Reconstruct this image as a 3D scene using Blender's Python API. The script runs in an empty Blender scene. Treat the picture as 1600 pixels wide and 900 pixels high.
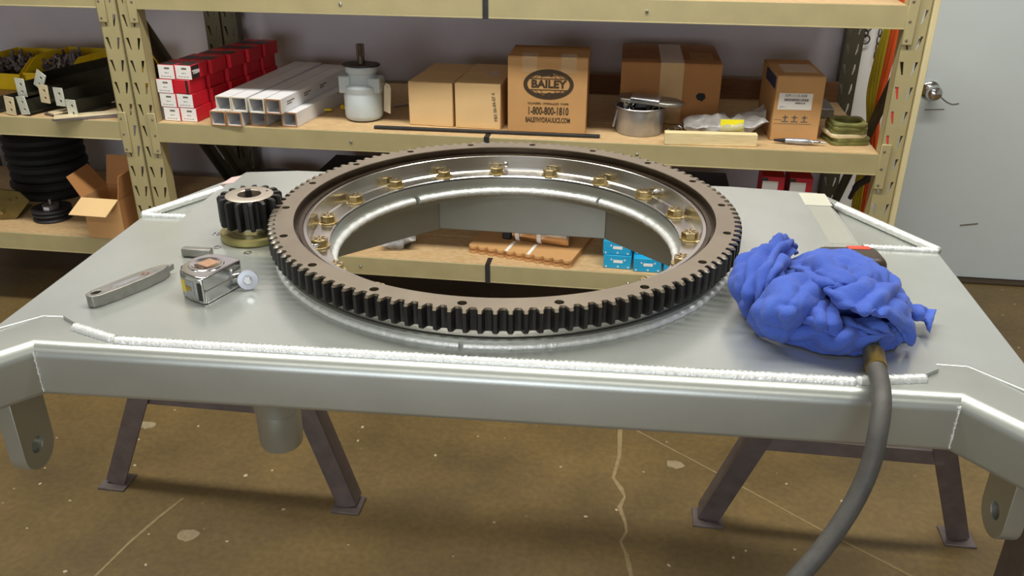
import bpy, bmesh, math, random
from math import sin, cos, pi, radians as R
from mathutils import Vector, Matrix, noise
from mathutils.geometry import tessellate_polygon

scene = bpy.context.scene
col = scene.collection
random.seed(7)

# ------------------------------------------------------------------ camera
HC = 1.6
cam_d = bpy.data.cameras.new('camera')
cam_d.sensor_width = 36.0
cam_d.lens = 36.0 * 1358.0 / 1600.0
cam_d.clip_start = 0.02
cam = bpy.data.objects.new('camera', cam_d)
col.objects.link(cam)
cam.matrix_world = (Matrix.Translation((0, 0, HC)) @ Matrix.Rotation(R(8.0), 4, 'Z')
                    @ Matrix.Rotation(R(90 - 25.705), 4, 'X') @ Matrix.Rotation(R(0.277), 4, 'Z'))
scene.camera = cam

# ------------------------------------------------------------------ world, lamps, exposure
world = bpy.data.worlds.new('shop_air')
scene.world = world
world.use_nodes = True
bg = world.node_tree.nodes['Background']
bg.inputs[0].default_value = (0.80, 0.76, 0.70, 1)
bg.inputs[1].default_value = 0.05

def area(name, loc, sx, sy, power, colr=(1.0, 0.94, 0.82)):
    d = bpy.data.lights.new(name, 'AREA')
    d.shape = 'RECTANGLE'; d.size = sx; d.size_y = sy; d.energy = power; d.color = colr
    o = bpy.data.objects.new(name, d); o.location = loc
    col.objects.link(o)
    return o
# rows of fluorescent ceiling fixtures above the shop floor, daylight from the bay door behind the camera
area('ceiling_lamp_row', (-0.4, 1.85, 3.52), 4.4, 0.30, 105, (1.0, 0.975, 0.90))
area('ceiling_lamp_row.001', (-0.4, -1.6, 3.52), 4.4, 0.30, 38, (1.0, 0.975, 0.90))
bay = area('bay_door_daylight', (-0.6, -3.98, 1.25), 3.2, 1.6, 68, (0.88, 0.93, 1.0))
bay.rotation_euler = (R(90), 0, 0)

vs = scene.view_settings
vs.view_transform = 'Standard'; vs.look = 'None'; vs.gamma = 1.0; vs.exposure = 0.55
vs.use_curve_mapping = False

# ------------------------------------------------------------------ materials
def lin(r, g, b):
    f = lambda c: (c / 255 / 12.92) if c / 255 <= 0.04045 else ((c / 255 + 0.055) / 1.055) ** 2.4
    return (f(r), f(g), f(b), 1)

def mat(name, c, rough=0.6, metal=0.0, var=0.12, scale=18.0, bump=0.0, bscale=None, coat=0.0, stretch=None,
        c2=None, spec=0.5, detail=6.0, rvar=0.0, sheen=0.0, alpha=1.0, trans=0.0, contrast=None):
    m = bpy.data.materials.new(name); m.use_nodes = True
    nt = m.node_tree; n = nt.nodes; l = nt.links
    p = n['Principled BSDF']
    p.inputs['Roughness'].default_value = rough
    p.inputs['Metallic'].default_value = metal
    p.inputs['Specular IOR Level'].default_value = spec
    p.inputs['Coat Weight'].default_value = coat
    p.inputs['Coat Roughness'].default_value = 0.12
    p.inputs['Sheen Weight'].default_value = sheen
    p.inputs['Alpha'].default_value = alpha
    p.inputs['Transmission Weight'].default_value = trans
    tc = n.new('ShaderNodeTexCoord'); mp = n.new('ShaderNodeMapping')
    l.new(tc.outputs['Object'], mp.inputs[0])
    if stretch: mp.inputs['Scale'].default_value = stretch
    nz = n.new('ShaderNodeTexNoise'); nz.inputs['Scale'].default_value = scale; nz.inputs['Detail'].default_value = detail
    l.new(mp.outputs[0], nz.inputs['Vector'])
    rp = n.new('ShaderNodeValToRGB')
    lo, hi = contrast or (0.3, 0.7)
    rp.color_ramp.elements[0].position = lo; rp.color_ramp.elements[1].position = hi
    a = c2 or tuple(max(0, v * (1 - var)) for v in c[:3]) + (1,)
    b = tuple(min(1, v * (1 + var)) for v in c[:3]) + (1,) if c2 is None else c
    rp.color_ramp.elements[0].color = a; rp.color_ramp.elements[1].color = b
    l.new(nz.outputs['Fac'], rp.inputs[0]); l.new(rp.outputs[0], p.inputs['Base Color'])
    if rvar:
        mr = n.new('ShaderNodeMapRange'); mr.inputs['To Min'].default_value = max(0.02, rough - rvar); mr.inputs['To Max'].default_value = rough + rvar
        l.new(nz.outputs['Fac'], mr.inputs['Value']); l.new(mr.outputs[0], p.inputs['Roughness'])
    if bump:
        nb = n.new('ShaderNodeTexNoise'); nb.inputs['Scale'].default_value = bscale or scale * 4; nb.inputs['Detail'].default_value = 4
        l.new(mp.outputs[0], nb.inputs['Vector'])
        bp = n.new('ShaderNodeBump'); bp.inputs['Strength'].default_value = bump; bp.inputs['Distance'].default_value = 0.004
        l.new(nb.outputs['Fac'], bp.inputs['Height']); l.new(bp.outputs[0], p.inputs['Normal'])
    return m

M = {}
M['silver'] = mat('silver_paint', lin(178, 183, 178), 0.27, 0.55, 0.05, 7, 0.02, 260, coat=0.3)
M['silver_dk'] = mat('silver_paint_tube', lin(178, 182, 176), 0.37, 0.75, 0.05, 9, 0.03, 300, coat=0.08)
M['weld'] = mat('weld_highlight_paint', lin(228, 230, 227), 0.32, 0.35, 0.05, 90, 0.35, 240)  # frame paint made whiter, gloss of the beads put into the colour
M['steel'] = mat('turned_steel', lin(166, 156, 138), 0.36, 0.95, 0.07, 14, 0.0, rvar=0.05)
M['brushed'] = mat('faced_steel', lin(200, 190, 174), 0.40, 0.9, 0.05, 30)
M['polished'] = mat('polished_steel', lin(206, 203, 197), 0.23, 1.0, 0.05, 10, stretch=(1, 1, 12))
M['black_oxide'] = mat('black_oxide_teeth', lin(36, 34, 31), 0.42, 0.3, 0.25, 60, 0.1)
M['groove'] = mat('oily_groove', lin(88, 76, 62), 0.35, 0.9, 0.15, 30)
M['gold'] = mat('yellow_zinc', lin(204, 186, 140), 0.30, 1.0, 0.1, 60)
M['copper'] = mat('coppery_screw', lin(150, 116, 98), 0.35, 0.8, 0.1, 50)
M['brass'] = mat('brass', lin(190, 160, 80), 0.32, 1.0, 0.1, 50)
M['flange'] = mat('zinc_flange', lin(178, 168, 112), 0.34, 0.9, 0.06, 30)
M['chrome'] = mat('chrome', lin(205, 205, 205), 0.14, 1.0, 0.03, 20)
M['cast'] = mat('cast_alloy', lin(150, 148, 142), 0.45, 0.85, 0.12, 60, 0.15)
M['dark'] = mat('dark_recess', lin(28, 26, 24), 0.7, 0, 0.2, 30)
M['black'] = mat('black_rubber', lin(36, 36, 37), 0.55, 0, 0.2, 30, 0.1)
M['hose'] = mat('hose_rubber', lin(74, 72, 68), 0.6, 0, 0.12, 60, 0.15, 500)
M['leg'] = mat('raw_angle_iron', lin(112, 102, 100), 0.5, 0.5, 0.15, 25, 0.1)
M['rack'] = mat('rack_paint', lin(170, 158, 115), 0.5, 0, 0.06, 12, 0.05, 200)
M['cream'] = mat('cream_board', lin(214, 200, 155), 0.6, 0, 0.05, 9)
M['wood'] = mat('chipboard', lin(206, 178, 134), 0.7, 0, 0.16, 40, 0.15, 120, c2=lin(182, 148, 104), stretch=(1, 4, 1))
M['pine'] = mat('pine', lin(240, 222, 176), 0.65, 0, 0.05, 20, 0.05, stretch=(1, 12, 12), c2=lin(225, 200, 145))
M['plank'] = mat('brown_board', lin(120, 82, 50), 0.75, 0, 0.15, 20, stretch=(1, 6, 6))
M['card'] = mat('cardboard', lin(198, 152, 98), 0.8, 0, 0.06, 8, 0.08, 90)
M['card_tan'] = mat('cardboard_tan', lin(222, 188, 136), 0.8, 0, 0.05, 8, 0.08, 90)
M['card_br'] = mat('cardboard_brown', lin(172, 120, 70), 0.8, 0, 0.07, 7, 0.08, 90)
M['ink'] = mat('box_ink', lin(62, 48, 30), 0.7, 0, 0.25, 120)
M['inkgrey'] = mat('faded_ink', lin(110, 100, 88), 0.7, 0, 0.1, 80)
M['tapeclear'] = mat('packing_tape', lin(196, 160, 112), 0.25, 0, 0.04, 15)
M['white'] = mat('white_card', lin(232, 232, 230), 0.6, 0, 0.03, 12)
M['label'] = mat('paper_label', lin(236, 234, 230), 0.7, 0, 0.02, 20)
M['red'] = mat('red_card', lin(196, 24, 40), 0.5, 0, 0.06, 15)
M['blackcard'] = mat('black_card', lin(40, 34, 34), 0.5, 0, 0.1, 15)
M['blue'] = mat('blue_card', lin(20, 160, 208), 0.45, 0, 0.06, 15)
M['bluedk'] = mat('dark_blue_card', lin(40, 56, 92), 0.6, 0, 0.1, 15)
M['motor'] = mat('pale_blue_paint', lin(186, 196, 198), 0.5, 0, 0.04, 20, 0.1, 160)
M['tag'] = mat('manila', lin(222, 212, 188), 0.8, 0, 0.04, 12)
M['yellow'] = mat('yellow_plastic', lin(226, 190, 20), 0.45, 0, 0.05, 12)
M['ycord'] = mat('yellow_cord', lin(190, 172, 30), 0.45, 0, 0.06, 30)
M['ocord'] = mat('orange_cord', lin(222, 88, 28), 0.45, 0, 0.06, 30)
M['wall'] = mat('wall_paint', lin(214, 208, 214), 0.85, 0, 0.05, 3, 0.05, 60, c2=lin(200, 193, 196))
M['shell'] = mat('shop_wall', lin(186, 185, 180), 0.85, 0, 0.03, 2)
M['wall_side_lit'] = mat('side_lit_wall', lin(238, 234, 230), 0.8, 0, 0.02, 3)  # whiter than the wall paint; light from the right put into the colour
M['door'] = mat('door_paint', lin(196, 203, 202), 0.55, 0, 0.03, 2.5, 0.03, 120)
M['green'] = mat('olive_plate', lin(150, 146, 88), 0.5, 0.3, 0.25, 25, c2=lin(92, 98, 52))
M['zinc'] = mat('zinc_plate', lin(218, 220, 206), 0.45, 0.3, 0.12, 20)
M['zincwarm'] = mat('zinc_plate_yellow', lin(228, 212, 174), 0.5, 0.25, 0.1, 20)
M['angle'] = mat('black_angle_steel', lin(58, 56, 44), 0.4, 0.4, 0.2, 20)
M['alu'] = mat('aluminium', lin(176, 178, 184), 0.36, 0.8, 0.12, 22)
M['foil'] = mat('foil', lin(200, 180, 160), 0.22, 1.0, 0.15, 14)
M['bag'] = mat('poly_bag', lin(186, 184, 182), 0.2, 0, 0.2, 25, 0.6, 40, alpha=0.5, trans=0.0)
M['wheel'] = mat('wheel_rubber', lin(17, 17, 17), 0.75, 0, 0.2, 30)
M['darkpost'] = mat('dark_olive', lin(84, 78, 60), 0.5, 0.1, 0.1, 14)  # darker than the front posts; used on rear posts and braces
M['rag'] = mat('blue_rag', lin(74, 102, 190), 0.9, 0, 0.08, 9, 0.35, 420, sheen=0.1, c2=lin(58, 82, 164), spec=0.2)
M['tool'] = mat('tool_body', lin(66, 56, 48), 0.4, 0.2, 0.1, 20)
M['redlabel'] = mat('red_label', lin(196, 70, 52), 0.5, 0, 0.1, 20)
M['ylabel'] = mat('yellow_label', lin(232, 220, 20), 0.5, 0, 0.05, 20)
M['masking'] = mat('masking_tape', lin(186, 186, 170), 0.5, 0, 0.03, 20)
M['pink'] = mat('pink_mark', lin(200, 176, 172), 0.5, 0.2, 0.03, 20)
M['crack'] = mat('pale_grout', lin(138, 120, 84), 0.8, 0, 0.15, 60)
M['patch'] = mat('pale_stain', lin(140, 126, 96), 0.8, 0, 0.15, 60)
M['tubesq'] = mat('white_tube_card', lin(222, 222, 224), 0.6, 0, 0.04, 10)
M['wire'] = mat('chain_steel', lin(96, 90, 84), 0.4, 0.8, 0.1, 40)

def floor_material():
    m = bpy.data.materials.new('sealed_concrete'); m.use_nodes = True
    nt = m.node_tree; n = nt.nodes; l = nt.links; p = n['Principled BSDF']
    p.inputs['Roughness'].default_value = 0.5
    tc = n.new('ShaderNodeTexCoord')
    a = n.new('ShaderNodeTexNoise'); a.inputs['Scale'].default_value = 2.2; a.inputs['Detail'].default_value = 8
    r = n.new('ShaderNodeValToRGB')
    r.color_ramp.elements[0].position = 0.32; r.color_ramp.elements[0].color = lin(88, 72, 43)
    r.color_ramp.elements[1].position = 0.68; r.color_ramp.elements[1].color = lin(122, 101, 60)
    b = n.new('ShaderNodeTexNoise'); b.inputs['Scale'].default_value = 55; b.inputs['Detail'].default_value = 8
    r2 = n.new('ShaderNodeValToRGB')
    r2.color_ramp.elements[0].position = 0.35; r2.color_ramp.elements[0].color = (0.84, 0.84, 0.85, 1)
    r2.color_ramp.elements[1].position = 0.66; r2.color_ramp.elements[1].color = (1.06, 1.06, 1.05, 1)
    mx = n.new('ShaderNodeMix'); mx.data_type = 'RGBA'; mx.blend_type = 'MULTIPLY'; mx.inputs[0].default_value = 1
    v = n.new('ShaderNodeTexVoronoi'); v.inputs['Scale'].default_value = 15
    d = n.new('ShaderNodeTexNoise'); d.inputs['Scale'].default_value = 60
    ad = n.new('ShaderNodeMath'); ad.operation = 'MULTIPLY_ADD'; ad.inputs[1].default_value = 0.28; 
    r3 = n.new('ShaderNodeValToRGB')
    r3.color_ramp.elements[0].position = 0.188; r3.color_ramp.elements[0].color = (1, 1, 1, 1)
    r3.color_ramp.elements[1].position = 0.205; r3.color_ramp.elements[1].color = (0, 0, 0, 1)
    m2 = n.new('ShaderNodeMix'); m2.data_type = 'RGBA'
    m2.inputs[7].default_value = lin(176, 164, 138)
    l.new(tc.outputs['Object'], a.inputs['Vector']); l.new(tc.outputs['Object'], b.inputs['Vector'])
    l.new(tc.outputs['Object'], v.inputs['Vector']); l.new(tc.outputs['Object'], d.inputs['Vector'])
    l.new(a.outputs['Fac'], r.inputs[0]); l.new(b.outputs['Fac'], r2.inputs[0])
    l.new(r.outputs[0], mx.inputs[6]); l.new(r2.outputs[0], mx.inputs[7])
    l.new(d.outputs['Fac'], ad.inputs[0]); l.new(v.outputs['Distance'], ad.inputs[2])
    l.new(ad.outputs[0], r3.inputs[0]); l.new(r3.outputs[0], m2.inputs[0]); l.new(mx.outputs[2], m2.inputs[6])
    l.new(m2.outputs[2], p.inputs['Base Color'])
    bp = n.new('ShaderNodeBump'); bp.inputs['Strength'].default_value = 0.12
    l.new(b.outputs['Fac'], bp.inputs['Height']); l.new(bp.outputs[0], p.inputs['Normal'])
    return m
M['floor'] = floor_material()

# ------------------------------------------------------------------ mesh helpers
class MB:
    def __init__(s): s.v = []; s.f = []; s.mi = []
    def add(s, vs, fs, mi=0, T=None):
        o = len(s.v)
        for p in vs:
            p = Vector(p); s.v.append(T @ p if T else p)
        for f in fs: s.f.append([i + o for i in f]); s.mi.append(mi)
        return s
    def box(s, x0, x1, y0, y1, z0, z1, mi=0, T=None):
        vs = [(x0,y0,z0),(x1,y0,z0),(x1,y1,z0),(x0,y1,z0),(x0,y0,z1),(x1,y0,z1),(x1,y1,z1),(x0,y1,z1)]
        return s.add(vs, [(3,2,1,0),(4,5,6,7),(0,1,5,4),(1,2,6,5),(2,3,7,6),(3,0,4,7)], mi, T)
    def prism(s, poly, z0, z1, mi=0, T=None, holes=(), mtop=None):
        loops = [list(poly)] + [list(h) for h in holes]
        tri = tessellate_polygon([[Vector((x, y, 0)) for x, y in lp] for lp in loops])
        flat = [p for lp in loops for p in lp]; n = len(flat)
        vs = [(x, y, z0) for x, y in flat] + [(x, y, z1) for x, y in flat]
        top = [tuple(i + n for i in t) for t in tri]; bot = [tuple(reversed(t)) for t in tri]
        side = []; o = 0
        for lp in loops:
            k = len(lp)
            side += [(o + i, o + (i + 1) % k, n + o + (i + 1) % k, n + o + i) for i in range(k)]
            o += k
        s.add(vs, bot + side, mi, T); o2 = len(s.v) - len(vs)
        for t in top: s.f.append([i + o2 for i in t]); s.mi.append(mi if mtop is None else mtop)
        return s
    def lathe(s, prof, n=48, mi=0, T=None, closed=False):
        vs = []; fs = []; k = len(prof)
        for i in range(n):
            a = 2 * pi * i / n
            for r, z in prof: vs.append((r * cos(a), r * sin(a), z))
        m = k if closed else k - 1
        for i in range(n):
            j = (i + 1) % n
            for q in range(m):
                q2 = (q + 1) % k
                fs.append((i*k+q, j*k+q, j*k+q2, i*k+q2))
        return s.add(vs, fs, mi, T)
    def tube(s, pts, r, n=10, mi=0, T=None, caps=True, closed=False):
        pts = [Vector(p) for p in pts]; m = len(pts); vs = []; fs = []
        prev = None
        for i, p in enumerate(pts):
            a = pts[(i - 1) % m] if (closed or i > 0) else p
            b = pts[(i + 1) % m] if (closed or i < m - 1) else p
            t = (b - a).normalized()
            if prev is None:
                u = t.orthogonal().normalized()
            else:
                u = (prev - t * prev.dot(t)).normalized()
            prev = u; w = t.cross(u)
            rr = r[i] if isinstance(r, (list, tuple)) else r
            for k in range(n):
                an = 2 * pi * k / n
                vs.append(p + (u * cos(an) + w * sin(an)) * rr)
        for i in range(m if closed else m - 1):
            j = (i + 1) % m
            for k in range(n): fs.append((i*n+k, i*n+(k+1)%n, j*n+(k+1)%n, j*n+k))
        if caps and not closed:
            fs.append(tuple(range(n - 1, -1, -1))); fs.append(tuple(range((m-1)*n, m*n)))
        return s.add(vs, fs, mi, T)
    def cyl(s, x, y, z0, z1, r, n=24, mi=0, T=None, r2=None):
        r2 = r if r2 is None else r2
        T2 = Matrix.Translation((x, y, 0)); T2 = T @ T2 if T else T2
        return s.lathe([(0.00001, z0), (r, z0), (r2, z1), (0.00001, z1)], n, mi, T2)
    def build(s, name, mats, parent=None, smooth=False, bevel=0, seg=2, ang=35):
        me = bpy.data.meshes.new(name)
        me.from_pydata([tuple(v) for v in s.v], [], s.f)
        mats = mats if isinstance(mats, (list, tuple)) else [mats]
        for m in mats: me.materials.append(m)
        if len(mats) > 1: me.polygons.foreach_set('material_index', s.mi)
        bm = bmesh.new(); bm.from_mesh(me)
        bmesh.ops.remove_doubles(bm, verts=bm.verts, dist=1e-5)
        bmesh.ops.recalc_face_normals(bm, faces=bm.faces)
        bm.to_mesh(me); bm.free()
        if smooth:
            me.polygons.foreach_set('use_smooth', [True] * len(me.polygons))
            me.set_sharp_from_angle(angle=R(ang))
        o = bpy.data.objects.new(name, me); col.objects.link(o)
        if parent: o.parent = parent
        if bevel:
            b = o.modifiers.new('bevel', 'BEVEL'); b.width = bevel; b.segments = seg; b.limit_method = 'ANGLE'; b.angle_limit = R(40)
            b.harden_normals = False
            if not smooth:
                me.polygons.foreach_set('use_smooth', [True] * len(me.polygons))
                me.set_sharp_from_angle(angle=R(50))
        return o

def thing(name, label, cat, loc=(0, 0, 0), rz=0, group=None):
    o = bpy.data.objects.new(name, None); col.objects.link(o)
    o.empty_display_size = 0.05
    o.location = loc; o.rotation_euler = (0, 0, rz); o['label'] = label; o['category'] = cat
    if group: o['group'] = group
    return o
def tag(o, label, cat, group=None):
    o['label'] = label; o['category'] = cat
    if group: o['group'] = group
    return o
def struct(o, label=None):
    o['kind'] = 'structure'
    if label: o['label'] = label
    return o
def dup(root, **kw):
    r = root.copy(); col.objects.link(r)
    for ch in root.children:
        c = ch.copy(); col.objects.link(c); c.parent = r
        for g in ch.children:
            d = g.copy(); col.objects.link(d); d.parent = c
    for k, v in kw.items():
        if k in ('label', 'group', 'category'): r[k] = v
        else: setattr(r, k, v)
    return r
def text(s, size, m, parent, T, name='lettering', align='CENTER', sx=1.0, bold=0.0, depth=0.0004):
    cu = bpy.data.curves.new(name, 'FONT'); cu.body = s; cu.size = size
    cu.align_x = align; cu.align_y = 'CENTER'; cu.extrude = depth; cu.offset = bold; cu.resolution_u = 3
    t = bpy.data.objects.new(name, cu); col.objects.link(t)
    bpy.context.view_layer.update()
    me = bpy.data.meshes.new_from_object(t)
    bpy.data.objects.remove(t); bpy.data.curves.remove(cu)
    me.transform(T @ Matrix.Diagonal((sx, 1, 1, 1)))
    me.materials.clear(); me.materials.append(m)
    o = bpy.data.objects.new(name, me); col.objects.link(o); o.parent = parent
    return o
FRONT = Matrix.Rotation(R(90), 4, 'X')          # text plane facing -Y
def circle(cx, cy, r, n=20, ph=0): return [(cx + r*cos(2*pi*i/n+ph), cy + r*sin(2*pi*i/n+ph)) for i in range(n)]
def smooth_path(P, n=8):
    P = [Vector(p) for p in P]; out = []
    for i in range(len(P) - 1):
        p0 = P[max(0, i-1)]; p1 = P[i]; p2 = P[i+1]; p3 = P[min(len(P)-1, i+2)]
        for k in range(n):
            t = k / n
            out.append(0.5*((2*p1) + (p2-p0)*t + (2*p0-5*p1+4*p2-p3)*t*t + (3*p1-p0-3*p2+p3)*t**3))
    out.append(P[-1]); return out

# ------------------------------------------------------------------ setting
YW = 3.66
fl = MB().box(-5.2, 4.4, -4.2, YW+0.12, -0.08, 0).build('floor', M['floor']); struct(fl, 'brown sealed concrete shop floor')
wl = MB().box(-5.2, 0.93, YW, YW+0.12, 0, 3.6).build('wall_back', M['wall']); struct(wl, 'grey lavender painted wall behind the racks')
wp = MB().box(0.93, 1.03, YW+0.004, YW+0.12, 0, 3.6)
wp.box(0.80, 1.03, YW-0.012, YW, 0.30, 2.2)
wp = wp.build('wall_lit_strip', M['wall_side_lit']); struct(wp, 'bright white wall strip beside the door')
# door with knob, scratch marks and threshold
dr = MB().box(1.03, 2.05, YW+0.01, YW+0.06, 0.012, 2.1).build('door_1', M['door'], bevel=0.003); struct(dr, 'pale grey blue steel door')
kb = MB()
TK = Matrix.Translation((1.165, YW+0.01, 0.815)) @ Matrix.Rotation(R(90), 4, 'X')
kb.lathe([(0.0001, 0), (0.036, 0), (0.036, 0.006), (0.030, 0.012), (0.014, 0.016), (0.013, 0.03), (0.022, 0.036), (0.0295, 0.048), (0.0305, 0.06), (0.026, 0.072), (0.016, 0.078), (0.0001, 0.08)], 32, 0, TK)
kb.build('door_knob', M['chrome'], dr, smooth=True)
sc_ = MB()
sc_.tube(smooth_path([(1.20, YW+0.009, 0.80), (1.23, YW+0.009, 0.775), (1.26, YW+0.009, 0.762), (1.285, YW+0.009, 0.766)], 4), 0.0022, 5)
sc_.tube([(1.16, YW+0.0095, 0.735), (1.235, YW+0.0095, 0.74)], 0.002, 4)
sc_.tube([(1.40, YW+0.0095, 0.25), (1.47, YW+0.0095, 0.262)], 0.003, 4)
sc_.build('scratch_mark', M['inkgrey'], dr)
th = MB().box(1.03, 2.05, YW-0.03, YW+0.08, 0, 0.01).build('door_sill', M['ink'], dr, bevel=0.003)
w2 = MB().box(2.05, 4.4, YW, YW+0.12, 0, 3.6).box(1.03, 2.05, YW, YW+0.12, 2.1, 3.6).build('wall_door_side', M['wall']); struct(w2)
for nm, bxs, mm in (('ceiling', (-5.2, 4.4, -4.2, YW+0.12, 3.6, 3.7), 'shell'), ('wall_left', (-5.2, -5.08, -4.2, YW, 0, 3.6), 'shell'), ('wall_right', (4.3, 4.4, -4.2, YW, 0, 3.6), 'shell')):
    struct(MB().box(*bxs).build(nm, M[mm]))
wf = MB().box(-5.08, -2.2, -4.1, -4.0, 0, 3.6).box(1.0, 4.3, -4.1, -4.0, 0, 3.6).box(-2.2, 1.0, -4.1, -4.0, 2.5, 3.6).build('wall_front', M['shell']); struct(wf)
# crack, saw joint and stains in the concrete (thin inlays)
def strip(pts, w, z=0.0012):
    mb = MB(); pts = [Vector((x, y, 0)) for x, y in pts]; vs = []
    for i, p in enumerate(pts):
        a = pts[max(0, i-1)]; b = pts[min(len(pts)-1, i+1)]; t = (b-a).normalized(); nrm = Vector((-t.y, t.x, 0))
        ww = w * random.uniform(0.5, 1.25)
        vs += [p + nrm*ww, p - nrm*ww]
    n = len(pts); V = [(v.x, v.y, z) for v in vs] + [(v.x, v.y, -0.002) for v in vs]
    fs = [(2*i, 2*i+1, 2*i+3, 2*i+2) for i in range(n-1)]
    o = 2*n
    fs += [(2*i, 2*i+2, o+2*i+2, o+2*i) for i in range(n-1)] + [(2*i+1, o+2*i+1, o+2*i+3, 2*i+3) for i in range(n-1)]
    return mb.add(V, fs)
cp = [(0.026, 2.45), (0.026, 2.281), (0.024, 2.18), (0.014, 2.07), (0.035, 2.02), (0.047, 1.988), (0.036, 1.94), (0.05, 1.88), (0.058, 1.843), (0.040, 1.803), (0.058, 1.76), (0.066, 1.72), (0.075, 1.66), (0.07, 1.55), (0.09, 1.4), (0.08, 1.2)]
strip([tuple(Vector((p[0]+random.uniform(-.004,.004), p[1]))) for p in cp], 0.006).build('crack_line', M['crack'], fl)
strip([(0.02, 2.36), (0.091, 2.307), (0.324, 2.127), (0.564, 1.935), (0.732, 1.812), (1.1, 1.53)], 0.004).build('saw_joint', M['crack'], fl)
strip([(-1.185, 1.80), (-1.214, 1.711), (-1.24, 1.608), (-1.257, 1.501), (-1.27, 1.4)], 0.005).build('pale_streak', M['crack'], fl)
st = MB()
for (x, y, r) in [(-1.10, 1.66, 0.022), (-1.47, 2.12, 0.02), (-1.35, 2.27, 0.014), (0.19, 2.16, 0.02)]:
    st.prism([(x + r*(1+0.35*noise.noise((cos(a)*2+x*9, sin(a)*2, 0)))*cos(a)*1.3, y + r*(1+0.35*noise.noise((cos(a)*2, sin(a)*2, 5+y)))*sin(a)) for a in [2*pi*i/18 for i in range(18)]], -0.002, 0.001)
st.build('paint_spatter', M['patch'], fl)

# ------------------------------------------------------------------ storage racks
FY, BY = 2.82, 3.56            # front face of front posts, front face of rear posts
SH_TOP, SH_MID, SH_LOW = 1.243, 0.787, 0.316
def post_mb(w, h, z0=0.0, face=-1):
    """perforated C-section post: front face in the x-z plane at y=0, flanges run back"""
    mb = MB(); pitch = 0.0762; n = int(h / pitch); t = 0.003; z0 = 0.03
    mb.box(0, w, 0, t, 0, z0)
    def skin(y):
        for k in range(n):
            za = z0 + k*pitch; zb = za + pitch
            for s in (0, 1):
                xa = w/2*s; xb = xa + w/2
                mx = (xa + xb)/2
                d = 0.004 if s == 0 else -0.004
                hz0 = za + 0.018; hz1 = za + 0.058
                hole = [(mx+d-0.0022, hz0), (mx+d+0.0022, hz0), (mx-d+0.0055, hz1), (mx-d-0.0055, hz1)]
                out = [(xa, za), (xb, za), (xb, zb), (xa, zb)]
                vs = [(x, y, z) for x, z in out] + [(x, y, z) for x, z in hole]
                mb.add(vs, [(0,1,5,4),(1,2,6,5),(2,3,7,6),(3,0,4,7)])
                if y == 0:
                    vs = [(x, 0, z) for x, z in hole] + [(x, t, z) for x, z in hole]
                    mb.add(vs, [(i, (i+1)%4, 4+(i+1)%4, 4+i) for i in range(4)])
    skin(0); skin(t)
    H = z0 + n*pitch
    mb.box(0, t, 0, 0.045, 0, H); mb.box(w-t, w, 0, 0.045, 0, H)
    return mb
PH = 1.905
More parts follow.
